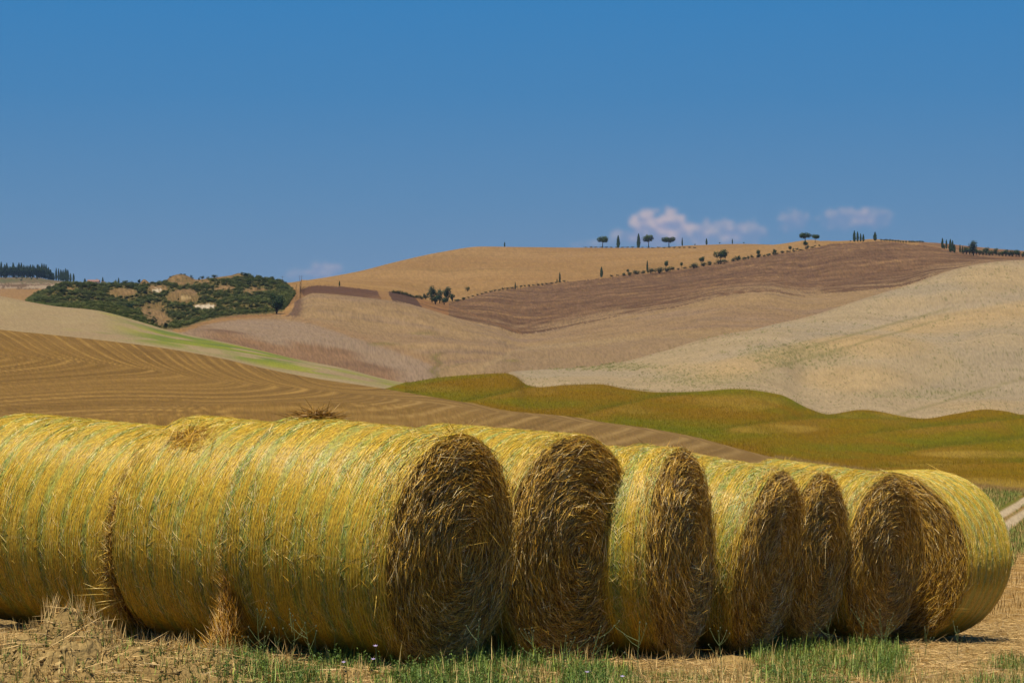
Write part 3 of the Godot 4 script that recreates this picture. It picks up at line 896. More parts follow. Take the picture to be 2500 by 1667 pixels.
func make_bale(sd: int, c: Vector3, yaw: float, pitch: float, R: float, L: float, label: String) -> Node3D:
	var a := Vector3(cos(yaw) * cos(pitch), sin(pitch), sin(yaw) * cos(pitch))
	var h := Vector3(-sin(yaw), 0, cos(yaw))
	var v := h.cross(a)
	var o := thing("hay_bale", label, "hay bale", c - a * (L * 0.5) - v * R, "round bales in the row")
	o.basis = Basis(a, v, h)
	# wrapped body
	var NA := 220
	var NX := 130
	var t := Tubes.new()
	for i in NX + 1:
		var x := L * (float(i) / NX - 0.5)
		var e := (L * 0.5 - absf(x))
		var rim := 0.0
		if e < 0.05: rim = 0.02 * pow(1.0 - e / 0.05, 2.0)
		var bd := band(x, sd)
		for k in NA:
			var ph := TAU * k / NA
			var fx := x + 0.012 * n_fine.get_noise_2d(ph * 6.0, sd)
			var bb := clampf(bd + 0.55 * n_fine.get_noise_3d(x * 14.0, cos(ph) * 5.0, sin(ph) * 5.0 + sd), 0.0, 1.0)
			var r := R - rim + 0.008 * n_mid.get_noise_3d(x * 40.0, cos(ph) * 30.0, sin(ph) * 30.0 + sd * 5.0) + 0.003 * n_fine.get_noise_3d(x * 60.0, cos(ph) * 30.0, sin(ph) * 30.0) + 0.006 * bb
			t.v.append(Vector3(fx, maxf(R + r * sin(ph), 0.015), r * cos(ph)))
			t.nn.append(Vector3(0, sin(ph), cos(ph)))
			var g := hash2(i * 7 + sd, k)
			var cc := Color(0.41, 0.405, 0.06).lerp(Color(0.64, 0.43, 0.03), bb)
			t.c.append(cc * (0.92 + 0.16 * g))
			t.uv.append(Vector2(x * 1.9 + sd * 0.37, ph * 0.19))
	for i in NX:
		for k in NA:
			var p := i * NA + k
			var q := i * NA + (k + 1) % NA
			t.ix.append_array(PackedInt32Array([p, p + NA, q, q, p + NA, q + NA]))
	# real normals from the relief
	for i in NX + 1:
		for k in NA:
			var dx := t.v[mini(i + 1, NX) * NA + k] - t.v[maxi(i - 1, 0) * NA + k]
			var dp := t.v[i * NA + (k + 1) % NA] - t.v[i * NA + (k + NA - 1) % NA]
			t.nn[i * NA + k] = dp.cross(dx).normalized() * (1.0 if dp.cross(dx).dot(t.nn[i * NA + k]) > 0.0 else -1.0)
	part("wrapped_body", t.mesh(), wrap_mat, o)
	# the two ends
	for side in [1, -1]:
		var e := Tubes.new()
		var NRi := 46
		var NT := 120
		for i in NRi + 1:
			for k in NT:
				var r := (R - 0.014) * i / NRi
				var th := TAU * k / NT
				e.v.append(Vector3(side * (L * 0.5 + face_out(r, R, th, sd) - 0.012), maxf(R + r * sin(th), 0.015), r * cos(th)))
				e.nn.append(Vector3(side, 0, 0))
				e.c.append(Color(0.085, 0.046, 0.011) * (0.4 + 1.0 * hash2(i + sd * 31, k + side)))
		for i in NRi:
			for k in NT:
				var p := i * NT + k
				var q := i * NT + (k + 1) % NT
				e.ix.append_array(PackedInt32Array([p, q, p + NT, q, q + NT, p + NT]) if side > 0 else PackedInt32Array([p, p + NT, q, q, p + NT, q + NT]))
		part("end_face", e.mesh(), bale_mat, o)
		var s := Cloudset.new()
		var cnt := 21000 if side > 0 else 1800
		for n in cnt:
			var r := R * sqrt(rng.randf()) * 1.01
			var th := rng.randf() * TAU
			var tang := Vector3(0, cos(th), -sin(th))
			var rad := Vector3(0, sin(th), cos(th))
			var spread := 0.42
			if rng.randf() < 0.2: spread = 1.3
			var dir := (tang + rad * gauss() * spread + Vector3(side, 0, 0) * gauss() * 0.42).normalized()
			var ln := rng.randf_range(0.02, 0.07)
			if rng.randf() < 0.05: ln = rng.randf_range(0.1, 0.17)
			var x = side * (L * 0.5 + face_out(minf(r, R), R, th, sd) + rng.randf_range(-0.012, 0.03))
			if rng.randf() < 0.35: x += side * rng.randf() * 0.05
			if r > R * 0.95: x -= side * rng.randf() * 0.07
			var y := R + r * sin(th)
			if y < 0.0: continue
			var u := rng.randf()
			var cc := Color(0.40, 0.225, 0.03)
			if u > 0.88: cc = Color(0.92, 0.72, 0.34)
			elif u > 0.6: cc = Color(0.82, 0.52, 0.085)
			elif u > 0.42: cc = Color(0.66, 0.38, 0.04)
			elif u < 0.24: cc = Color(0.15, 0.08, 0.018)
			s.add(basis_along(dir, rng.randf_range(0.0010, 0.0021), ln, rng.randf() * TAU), Vector3(x, y, r * cos(th)), cc * rng.randf_range(0.75, 1.15))
		if side > 0:   # ragged straw spilling over the rim on to the wrap
			for n in 2600:
				var th := rng.randf() * TAU
				var tang := Vector3(0, cos(th), -sin(th))
				var rad := Vector3(0, sin(th), cos(th))
				var out := rng.randf()
				var dir := (tang * (1.0 + gauss() * 0.4) + Vector3(1, 0, 0) * gauss() * 0.55 + rad * gauss() * 0.3).normalized()
				var at := Vector3(L * 0.5 - 0.055 * out * out + 0.014 * gauss(), R, 0) + rad * (R - 0.03 * (1.0 - out) + 0.008 * rng.randf())
				if at.y < 0.02: continue
				var cc := Color(0.62, 0.38, 0.045) if rng.randf() < 0.6 else Color(0.82, 0.58, 0.14)
				if rng.randf() < 0.25: cc = Color(0.34, 0.19, 0.03)
				s.add(basis_along(dir, rng.randf_range(0.0010, 0.0020), rng.randf_range(0.02, 0.08), rng.randf() * TAU), at, cc * rng.randf_range(0.75, 1.15))
		scatter("straw", s, straw_mesh, straw_mat, o)
	# straw showing through the net
	var b := Cloudset.new()
	for n in 30000:
		var x := rng.randf_range(-0.5, 0.5) * L
		var ph := rng.randf_range(-0.7, PI + 0.25)
		var bb := clampf(band(x, sd) + 0.55 * n_fine.get_noise_3d(x * 14.0, cos(ph) * 5.0, sin(ph) * 5.0 + sd), 0.0, 1.0)
		var gold := rng.randf() < bb
		var tang := Vector3(0, cos(ph), -sin(ph))
		var rad := Vector3(0, sin(ph), cos(ph))
		var kind := rng.randf()
		var across := 0.0
		var lift := 0.0
		var ln := 0.05
		var th := rng.randf_range(0.0008, 0.0014)
		var u := rng.randf()
		var cc := Color(0.75, 0.52, 0.035)
		if gold and kind < 0.34:      # net threads with straw pressed along them
			x = snappedf(x, 0.021) + gauss() * 0.0008
			across = gauss() * 0.05
			ln = rng.randf_range(0.07, 0.14)
			cc = Color(0.86, 0.63, 0.10) if u > 0.55 else (Color(0.74, 0.51, 0.035) if u > 0.2 else Color(0.26, 0.42, 0.09))
		elif kind < 0.94:             # chopped straw under the net
			across = gauss() * (0.45 if gold else 0.8)
			ln = rng.randf_range(0.012, 0.04)
			if gold:
				if u > 0.82: cc = Color(0.90, 0.72, 0.30)
				elif u < 0.22: cc = Color(0.36, 0.20, 0.03)
				elif u < 0.5: cc = Color(0.62, 0.42, 0.03)
			else:
				cc = Color(0.43, 0.46, 0.075)
				if u > 0.84: cc = Color(0.84, 0.74, 0.40)
				elif u > 0.6: cc = Color(0.62, 0.50, 0.08)
				elif u > 0.46: cc = Color(0.2, 0.15, 0.04)
				elif u < 0.2: cc = Color(0.22, 0.38, 0.10)
		else:                         # loose ends that stand off the wrap
			across = gauss() * 1.6
			lift = 0.16 * rng.randf()
			ln = rng.randf_range(0.02, 0.075)
			th = rng.randf_range(0.0011, 0.0018)
			cc = Color(0.88, 0.68, 0.26) if u > 0.5 else Color(0.66, 0.42, 0.05)
		x = clampf(x, -0.5 * L, 0.5 * L)
		var rr := R + 0.002 + 0.003 * bb + lift * 0.02
		var dir := (tang + Vector3(1, 0, 0) * across + rad * (gauss() * 0.03 + lift)).normalized()
		b.add(basis_along(dir, th, ln, rng.randf() * TAU), Vector3(x, R, 0) + rad * rr, cc * rng.randf_range(0.8, 1.15))
	scatter("straw", b, straw_mesh, straw_mat, o)
	bales.append({"o": o, "R": R, "L": L})
	return o

var bale_mat: StandardMaterial3D
var wrap_mat: StandardMaterial3D

func at_mark(X: float, Y: float, d: float) -> Vector3:
	return Vector3((X - CX) / F * d, (CY - Y) / F * d, -d)

func make_bales() -> void:
	make_straw_mesh()
	bale_mat = mat(Color.WHITE, 0.45, true, 0.5)
	bale_mat.heightmap_enabled = true
	bale_mat.heightmap_scale = 0.35
	bale_mat.heightmap_texture = noise_tex(0.05, 31, 4)
	bale_mat.uv1_triplanar = true
	bale_mat.uv1_scale = Vector3(14, 14, 14)
	# fibres of the wrapped straw: fine across, longer round the bale
	wrap_mat = mat(Color.WHITE, 0.42, true, 0.45)
	var fn := FastNoiseLite.new()
	fn.seed = 77
	fn.frequency = 0.11
	fn.fractal_octaves = 3
	var ft := NoiseTexture2D.new()
	ft.width = 1024
	ft.height = 1024
	ft.seamless = true
	ft.noise = fn
	var ramp := Gradient.new()
	ramp.offsets = PackedFloat32Array([0.0, 0.30, 0.52, 0.80, 1.0])
	ramp.colors = PackedColorArray([Color(0.36, 0.28, 0.2), Color(0.58, 0.52, 0.45), Color(0.84, 0.82, 0.78), Color(0.97, 0.97, 0.95), Color(1, 1, 1)])
	ft.color_ramp = ramp
	wrap_mat.albedo_texture = ft
	wrap_mat.heightmap_enabled = true
	wrap_mat.heightmap_scale = 0.3
	wrap_mat.heightmap_texture = ft
	# [face centre bearing, mark, distance, yaw, pitch, radius, length, label]
	var q := [
		[434.0, 1240.0, 13.62, 35.0, -2.5, 0.742, 1.75, "leftmost round bale, cut by the left edge of the picture"],
		[707.0, 1248.0, 12.98, 33.0, -3.0, 0.748, 1.0, "second bale from the left with loose straw tuft on its shoulder"],
		[1035.0, 1270.0, 12.30, 30.0, -4.0, 0.728, 1.22, "long near bale whose broad dark end face stands left of the others"],
		[1314.0, 1268.0, 13.65, 37.0, -2.0, 0.795, 1.22, "bale with the widest swirled end face, right of the dark end face"],
		[1562.0, 1272.0, 14.40, 23.0, 0.5, 0.758, 1.22, "bale with a narrow upright end face in the middle of the row"],
		[1760.0, 1296.0, 15.74, 26.0, -9.0, 0.742, 1.22, "tilted bale with a greenish wrap and thin leaning end face"],
		[1872.0, 1278.0, 16.90, 30.0, -5.0, 0.708, 1.22, "small end face squeezed between the leaning bale and the last pair"],
		[2030.0, 1282.0, 18.00, 37.0, -4.6, 0.752, 1.22, "bale next to last, its dark face overlapping the last bale"],
		[2032.0, 1284.0, 19.05, 123.0, 2.5, 0.826, 1.22, "last bale at the right end, turned to show its wrapped side"]]
	for k in q.size():
		var s: Array = q[k]
		make_bale(k + 1, at_mark(s[0], s[1], s[2]), deg_to_rad(s[3]), deg_to_rad(s[4]), s[5], s[6], s[7])

# a point on the wrap of a bale and the outward direction there
func on_bale(k: int, x: float, ph: float, out := 0.0) -> Array:
	var b: Dictionary = bales[k]
	var o: Node3D = b.o
	var rad := Vector3(0, sin(ph), cos(ph))
	return [o.transform * (Vector3(x, b.R, 0) + rad * (b.R + out)), o.basis * rad, o.basis * Vector3(0, cos(ph), -sin(ph))]

func straw_tint() -> Color:
	var u := rng.randf()
	if u > 0.8: return Color(0.80, 0.60, 0.22)
	if u > 0.45: return Color(0.68, 0.42, 0.05)
	if u > 0.2: return Color(0.54, 0.30, 0.03)
	return Color(0.30, 0.16, 0.03)

func straw_thing(called: String, label: String, s: Cloudset, origin: Vector3) -> void:
	# straws of a heap, joined into one mesh
	var t := Tubes.new()
	var base := straw_mesh.surface_get_arrays(0)
	var bv: PackedVector3Array = base[Mesh.ARRAY_VERTEX]
	var bn: PackedVector3Array = base[Mesh.ARRAY_NORMAL]
	var bi: PackedInt32Array = base[Mesh.ARRAY_INDEX]
	for k in s.buf.size() / 16:
		var f := s.buf.slice(k * 16, k * 16 + 16)
		var bs := Basis(Vector3(f[0], f[4], f[8]), Vector3(f[1], f[5], f[9]), Vector3(f[2], f[6], f[10]))
		var og := Vector3(f[3], f[7], f[11]) - origin
		var st := t.v.size()
		for w in bv.size():
			t.v.append(bs * bv[w] + og)
			t.nn.append((bs.orthonormalized() * bn[w]).normalized())
			t.c.append(Color(f[12], f[13], f[14]))
		for w in bi: t.ix.append(st + w)
	var o := part(called, t.mesh(), straw_mat, self)
	o.position = origin
	tag(o, label, "straw", "", "thing")

func make_loose_straw() -> void:
	# heap lying over the joint on top of the row
	var s := Cloudset.new()
	var p: Array = on_bale(2, -0.50, 1.66, -0.012)
	for n in 700:
		var w := gauss()
		var at: Vector3 = p[0] + Vector3(w * 0.095, 0.005 + rng.randf() * 0.05 * (1.0 - minf(1.0, absf(w) * 0.6)), gauss() * 0.07)
		s.add(basis_along(Vector3(gauss() + 0.7, gauss() * 0.28, gauss()), rng.randf_range(0.0016, 0.003), rng.randf_range(0.05, 0.14), rng.randf() * TAU), at, straw_tint() * Color(0.55, 0.46, 0.36))
	straw_thing("straw_clump", "small dark clump of straw lying on top of the long bale", s, p[0])
	# tuft on the shoulder of the second bale
	s = Cloudset.new()
	p = on_bale(1, -0.24, 1.05, 0.01)
	for n in 170:
		var ph := 1.02 + gauss() * 0.13
		var q: Array = on_bale(1, -0.20 + gauss() * 0.14 - (ph - 1.02) * 0.35, ph, rng.randf() * 0.02)
		s.add(basis_along(q[2] * gauss() + bales[1].o.basis.x * gauss() + q[1] * gauss() * 0.22, rng.randf_range(0.0015, 0.0027), rng.randf_range(0.05, 0.15), rng.randf() * TAU), q[0], straw_tint() * Color(1.0, 0.97, 0.75))
	straw_thing("straw_tuft", "loose golden straw tuft on the shoulder of the second bale", s, p[0])
	# straw hanging out of the joint between the second and the long bale
	s = Cloudset.new()
	var foot: Array = on_bale(1, bales[1].L * 0.5 + 0.0, -0.55, 0.0)
	var ground := Vector3(foot[0].x - 0.10, 0, foot[0].z + 0.16)
	ground.y = ground_at(ground.x, -ground.z)
	for n in 2600:
		var t := pow(rng.randf(), 0.85)
		var ph := lerpf(0.45, -0.75, t)
		var q: Array = on_bale(1, bales[1].L * 0.5 + 0.02, ph, 0.015)
		var at: Vector3 = q[0]
		var w := lerpf(0.012, 0.065, t * t)
		if t > 0.5: at = at.lerp(ground + Vector3(0, 0.02 + 0.5 * (1.0 - t), 0), sstep(0.5, 1.0, t))
		at += Vector3(gauss() * w, gauss() * 0.05, absf(gauss()) * w * 0.8)
		at.y = maxf(at.y, ground.y)
		s.add(basis_along(Vector3(gauss() * 0.7, -1.0 + gauss() * 1.1 * t, gauss() * 0.6), rng.randf_range(0.0016, 0.003), rng.randf_range(0.05, 0.15), rng.randf() * TAU), at, straw_tint() * Color(0.64, 0.56, 0.42))
	for n in 500:
		var a := rng.randf() * TAU
		var at := ground + Vector3(cos(a) * rng.randf() * 0.22 - 0.06, rng.randf() * 0.05, sin(a) * rng.randf() * 0.14)
		s.add(basis_along(Vector3(gauss(), gauss() * 0.35, gauss()), 0.0022, rng.randf_range(0.05, 0.14), rng.randf() * TAU), at, straw_tint() * Color(0.7, 0.62, 0.5))
	straw_thing("straw_heap", "shaggy wedge of straw spilling from the joint beside the long bale", s, ground)
	# straw in the joint of the two left bales
	s = Cloudset.new()
	for n in 420:
		var ph := lerpf(0.5, -0.6, rng.randf())
		var q: Array = on_bale(0, bales[0].L * 0.5 + 0.01, ph, 0.0)
		s.add(basis_along(Vector3(gauss() * 0.8, gauss(), gauss() * 0.5), 0.002, rng.randf_range(0.03, 0.11), rng.randf() * TAU), q[0] + Vector3(gauss() * 0.018, 0, rng.randf() * 0.03), straw_tint() * 0.85)
	for n in 7:
		var q: Array = on_bale(0, bales[0].L * 0.5 + 0.01, -0.4 + gauss() * 0.1, 0.05)
		s.add(basis_along(Vector3(-1.0, gauss() * 0.35, 0.5), 0.0024, rng.randf_range(0.08, 0.16), rng.randf() * TAU), q[0] + Vector3(gauss() * 0.05 - 0.03, gauss() * 0.05, 0.05), Color(0.6, 0.42, 0.1))
	var q0: Array = on_bale(0, bales[0].L * 0.5, -0.3, 0.0)
	straw_thing("straw_fringe", "thin straw fringe in the joint of the two left bales", s, q0[0])
	# a torn green net thread on the last bale
	var t := Tubes.new()
	var o: Node3D = bales[8].o
	var pts := []
	var rr := []
	for k in 14:
		var u := k / 13.0
		var R: float = bales[8].R
		pts.append(Vector3(bales[8].L * 0.5 + 0.035 - 0.16 * u, R - R * (0.62 + 0.28 * sin(u * PI)) , R * (0.72 - 0.16 * u) + 0.03))
		rr.append(0.0035)
	t.tube(pts, rr, 4, Color(0.10, 0.30, 0.16))
	part("net_thread", t.mesh(), mat(Color.WHITE, 0.5, true), o)

# ================================================================ foreground growth
func blade_mesh(w: float, bend: float) -> ArrayMesh:
	var t := Tubes.new()
	for i in 5:
		var u := i / 4.0
		var hw := w * (1.0 - u * u * 0.96)
		var z := bend * u * u
		t.v.append_array(PackedVector3Array([Vector3(-hw, u, z), Vector3(hw, u, z)]))
		var n := Vector3(0, 0.35, 1).normalized()
		t.nn.append_array(PackedVector3Array([n, n]))
		t.c.append_array(PackedColorArray([Color.WHITE, Color.WHITE]))
		if i < 4:
			var b := i * 2
			t.ix.append_array(PackedInt32Array([b, b + 2, b + 1, b + 1, b + 2, b + 3]))
	return t.mesh()

func weed_mesh(sd: int) -> ArrayMesh:
	var r := RandomNumberGenerator.new()
	r.seed = sd
	var t := Tubes.new()
	var top := Vector3(r.randf_range(-0.15, 0.15), 1.0, r.randf_range(-0.15, 0.15))
	t.tube([Vector3.ZERO, top * 0.5 + Vector3(0.03, 0, 0), top], [0.012, 0.010, 0.006], 3, Color(0.85, 1.0, 0.8))
	for k in 26:
		var u := r.randf_range(0.08, 1.0)
		var p := top * u
		var a := r.randf() * TAU
		var o := Vector3(cos(a), r.randf_range(0.1, 0.9), sin(a)).normalized()
		var l := r.randf_range(0.10, 0.26) * (1.15 - u * 0.6)
		var ac := o.cross(Vector3.UP).normalized() * l * 0.32
		t.leaf(p + o * l * 0.55, o * l, ac, ac.cross(o).normalized() * (1.0 if ac.cross(o).y > 0 else -1.0), Color.WHITE * r.randf_range(0.75, 1.15))
	return t.mesh()

func green_at(x: float, d: float) -> float:
	# how thickly weeds cover the soil in front of the bales
	var X := CX + F * x / d
	var front := plane_y(x, d)
	var Y := CY - F * front / d
	var g := 0.0
	g = maxf(g, sstep(560.0, 760.0, X) * sstep(1500.0, 1380.0, X) * sstep(1460.0, 1505.0, Y))
	g = maxf(g, sstep(380.0, 620.0, X) * sstep(1500.0, 1540.0, Y) * sstep(1500.0, 1400.0, X) * 0.85)
	g = maxf(g, sstep(1690.0, 1770.0, X) * sstep(2130.0, 2040.0, X) * sstep(1470.0, 1492.0, Y) * 0.95)
	g = maxf(g, sstep(2200.0, 2300.0, X + (Y - 1540.0) * 1.2) * sstep(1495.0, 1535.0, Y) * 0.8)
	g = maxf(g, sstep(1540.0, 1560.0, Y) * 0.25)
	return g * clampf(0.80 + n_fine.get_noise_2d(x * 5.0, d * 5.0) * 2.2 + n_fine.get_noise_2d(x * 1.6 + 7.0, d * 1.6) * 1.2, 0.04, 1.0)

func order_of(list: Array, k: int) -> int:
	var n := 0
	for q in list:
		if q[0] < list[k][0]: n += 1
	return n

func make_foreground() -> void:
	var soil := Cloudset.new()
	var stub := Cloudset.new()
	var litter := Cloudset.new()
	var grass := Cloudset.new()
	var dry := Cloudset.new()
	var weeds := [Cloudset.new(), Cloudset.new(), Cloudset.new()]
	# soil clods
	for n in 5200:
		var d := rng.randf_range(9.9, 13.0)
		var X := rng.randf_range(-120.0, 2480.0)
		if X > 640.0 and rng.randf() < 0.8: continue
		var x := (X - CX) / F * d
		var s := pow(rng.randf(), 4.0) * 0.018 + 0.004
		var b := Basis.from_euler(Vector3(rng.randf() * TAU, rng.randf() * TAU, 0)).scaled(Vector3(s, s * 0.7, s * 1.2))
		soil.add(b, Vector3(x, ground_at(x, d) + s * 0.1, -d), Color(0.35, 0.245, 0.10) * rng.randf_range(0.75, 1.15))
	# cut stalks standing and straw lying
	for n in 3600:
		var d := rng.randf_range(9.6, 14.0)
		var X := rng.randf_range(-150.0, 2500.0)
		var x := (X - CX) / F * d
		if rng.randf() < green_at(x, d) * 0.9: continue
		if n_fine.get_noise_2d(x * 3.0, d * 3.0) < 0.05: continue
		var y := ground_at(x, d)
		for k in 3:
			var lean := Vector3(gauss() * 0.4, 1.0, gauss() * 0.4)
			var ln := rng.randf_range(0.03, 0.10)
			stub.add(basis_along(lean, rng.randf_range(0.0017, 0.003), ln, rng.randf() * TAU), Vector3(x + gauss() * 0.02, y + ln * 0.42, -d + gauss() * 0.02), Color(0.74, 0.53, 0.2) * rng.randf_range(0.75, 1.15))
	for n in 70:
		var x := -2.40 + gauss() * 0.22
		var d := 11.05 + gauss() * 0.14
		for k in 3:
			var ln := rng.randf_range(0.04, 0.10)
			stub.add(basis_along(Vector3(gauss() * 0.35, 1, gauss() * 0.3), rng.randf_range(0.002, 0.0034), ln, rng.randf() * TAU), Vector3(x + gauss() * 0.015, ground_at(x, d) + ln * 0.4, -d), Color(0.66, 0.46, 0.18) * rng.randf_range(0.75, 1.2))
	for n in 32000:
		var d := 9.6 + 4.6 * rng.randf()
		if n > 19000: d = rng.randf_range(14.0, 36.0)
		var X := rng.randf_range(-150.0, 2500.0)
		if n > 19000: X = rng.randf_range(2080.0, 2500.0)
		var x := (X - CX) / F * d
		if rng.randf() < green_at(x, d) * 0.6: continue
		litter.add(basis_along(Vector3(gauss(), gauss() * 0.14, gauss()), rng.randf_range(0.0013, 0.0026), rng.randf_range(0.03, 0.16), rng.randf() * TAU), Vector3(x, ground_at(x, d) + 0.006 + 0.02 * rng.randf(), -d), Color(0.62, 0.42, 0.16) * rng.randf_range(0.55, 1.2))
	# green grass and weeds
	for n in 76000:
		var d := rng.randf_range(9.7, 13.1)
		var X := rng.randf_range(-100.0, 2480.0)
		if X > 1650.0: d = rng.randf_range(10.5, 17.6)
		var x := (X - CX) / F * d
		var g := green_at(x, d)
		if rng.randf() > g: continue
		var y := ground_at(x, d)
		var ln := rng.randf_range(0.025, 0.09) * (0.6 + 0.6 * g)
		if rng.randf() < 0.05: ln *= 2.2
		var b := Basis.from_euler(Vector3(gauss() * 0.75, rng.randf() * TAU, 0)).scaled_local(Vector3(1.0, ln, ln))
		if rng.randf() < 0.33:
			dry.add(b, Vector3(x, y, -d), Color(0.48, 0.36, 0.13) * rng.randf_range(0.7, 1.25))
		else:
			grass.add(b, Vector3(x, y, -d), Color(0.11, 0.18, 0.028).lerp(Color(0.25, 0.30, 0.045), rng.randf()) * rng.randf_range(0.75, 1.2))
	for n in 20000:
		var d := rng.randf_range(9.8, 12.9)
		var X := rng.randf_range(-80.0, 2480.0)
		if X > 1650.0: d = rng.randf_range(11.5, 17.4)
		var x := (X - CX) / F * d
		var g := green_at(x, d)
		if rng.randf() > g * 0.85 + 0.015: continue
		var ln := rng.randf_range(0.04, 0.12) * (0.6 + 0.6 * g)
		(weeds[n % 3] as Cloudset).add(Basis.from_euler(Vector3(gauss() * 0.25, rng.randf() * TAU, 0)).scaled_local(Vector3.ONE * ln), Vector3(x, ground_at(x, d), -d), Color(0.09, 0.16, 0.03).lerp(Color(0.19, 0.27, 0.05), rng.randf()) * rng.randf_range(0.8, 1.15))
	var lump := SphereMesh.new()
	lump.radius = 1.0
	lump.height = 2.0
	lump.radial_segments = 9
	lump.rings = 5
	var la := lump.get_mesh_arrays()
	var lv: PackedVector3Array = la[Mesh.ARRAY_VERTEX]
	for k in lv.size():
		lv[k] *= 1.0 + 1.1 * n_fine.get_noise_3d(lv[k].x * 6.5, lv[k].y * 6.5, lv[k].z * 6.5)
	la[Mesh.ARRAY_VERTEX] = lv
	var lm := ArrayMesh.new()
	lm.add_surface_from_arrays(Mesh.PRIMITIVE_TRIANGLES, la)
	var st := SurfaceTool.new()
	st.create_from(lm, 0)
	st.generate_normals()
	var leaf_mat := mat(Color.WHITE, 0.55, true, 0.35)
	leaf_mat.backlight_enabled = true
	leaf_mat.backlight = Color(0.25, 0.28, 0.1)
	tag(scatter("soil_clods", soil, st.commit(), mat(Color.WHITE, 0.95, true, 0.15), self), "crumbled dry soil clods in front of the left bales", "soil")
	tag(scatter("stubble", stub, straw_mesh, straw_mat, self), "short cut straw stalks standing in the soil before the bales", "stubble")
	tag(scatter("straw_litter", litter, straw_mesh, straw_mat, self), "loose straw lying on the soil around the bales", "straw")
	tag(scatter("grass", grass, blade_mesh(0.0032, 0.35), leaf_mat, self), "green grass growing along the foot of the bales", "grass")
	tag(scatter("dry_grass", dry, blade_mesh(0.0026, 0.4), leaf_mat, self), "dry straw coloured grass among the green at the bales", "grass")
	for k in 3:
		tag(scatter("weeds", weeds[k], weed_mesh(70 + k), leaf_mat, self), ["small leafy weeds among the grass before the bales", "bushy low weeds among the grass before the bales", "slender leafy weeds among the grass before the bales"][k], "weeds")
	# tall thin stalks with round heads, some with a lilac flower
	var stalks := [[590.0, 1400.0], [608.0, 1462.0], [640.0, 1420.0], [672.0, 1415.0], [700.0, 1432.0], [735.0, 1380.0], [770.0, 1400.0], [800.0, 1452.0], [826.0, 1396.0], [940.0, 1440.0], [1010.0, 1450.0], [1100.0, 1440.0], [1215.0, 1455.0], [1300.0, 1462.0], [1380.0, 1440.0], [1470.0, 1430.0], [1650.0, 1450.0], [1985.0, 1405.0], [2020.0, 1400.0], [2040.0, 1425.0], [2125.0, 1440.0], [2200.0, 1440.0], [1900.0, 1430.0]]
	var hm := Tubes.new()
	hm.tube([Vector3.ZERO, Vector3(0, 0.004, 0), Vector3(0, 0.010, 0)], [0.002, 0.0052, 0.002], 6, Color(0.23, 0.25, 0.13))
	var head_mesh := hm.mesh()
	for k in stalks.size():
		var X: float = stalks[k][0]
		var d := 11.7 + 0.5 * hash2(k, 3)
		if X > 1600.0: d = 13.2
		if X > 1850.0: d = 16.4
		var x := (X - CX) / F * d + gauss() * 0.06
		var y := ground_at(x, d)
		var top := at_mark(X, stalks[k][1], d)
		var hgt := maxf(0.16, top.y - y)
		var o := thing("weed_stalk", "tall thin stalk with tiny round heads before the bales, " + place_in_row(order_of(stalks, k), stalks.size()), "weed", Vector3(x, y, -d), "tall stalks before the bales")
		var t := Tubes.new()
		var tip := Vector3(top.x - x, hgt, 0.0)
		t.tube([Vector3.ZERO, tip * 0.5 + Vector3(gauss() * 0.02, 0, 0), tip], [0.0028, 0.0022, 0.0014], 4, Color(0.15, 0.2, 0.07))
		var heads := []
		for w in 5:
			var u := rng.randf_range(0.35, 0.8)
			var e := tip * u + Vector3(gauss() * 0.11, rng.randf_range(0.05, 0.13), gauss() * 0.06)
			t.tube([tip * u, tip * u + (e - tip * u) * 0.5 + Vector3(0, -0.01, 0), e], [0.0017, 0.0014, 0.0011], 3, Color(0.16, 0.21, 0.08))
			heads.append(e)
		heads.append(tip)
		part("stem", t.mesh(), leaf_mat, o)
		for e in heads: part("seed_head", head_mesh, leaf_mat, o).position = e
	var flowers := [[862.0, 1485.0], [789.0, 1537.0], [857.0, 1582.0], [1349.0, 1545.0], [1430.0, 1590.0]]
	for k in flowers.size():
		var q: Array = flowers[k]
		var d := 11.35
		var X: float = q[0]
		var x := (X - CX) / F * d
		var y := ground_at(x, d)
		var top := maxf(0.07, at_mark(X, minf(q[1], 1555.0), d).y - y)
		var o := thing("wildflower", "small lilac wildflower in the grass before the bales, " + place_in_row(order_of(flowers, k), 5), "wildflower", Vector3(x, y, -d), "lilac wildflowers in the grass")
		var t := Tubes.new()
		t.tube([Vector3.ZERO, Vector3(0.01, top * 0.5, 0), Vector3(0, top, 0)], [0.002, 0.0018, 0.0014], 4, Color(0.14, 0.19, 0.07))
		part("stem", t.mesh(), leaf_mat, o)
		var fl := Tubes.new()
		for w in 12:
			var a := TAU * w / 12.0
			var dir := Vector3(cos(a), 0.5, sin(a) + 0.4).normalized()
			fl.leaf(Vector3(0, top, 0) + dir * 0.009, dir * 0.02, dir.cross(Vector3.UP).normalized() * 0.007, Vector3(0, 0.5, 0.85), Color(0.46, 0.38, 0.58))
		part("flower", fl.mesh(), leaf_mat, o)

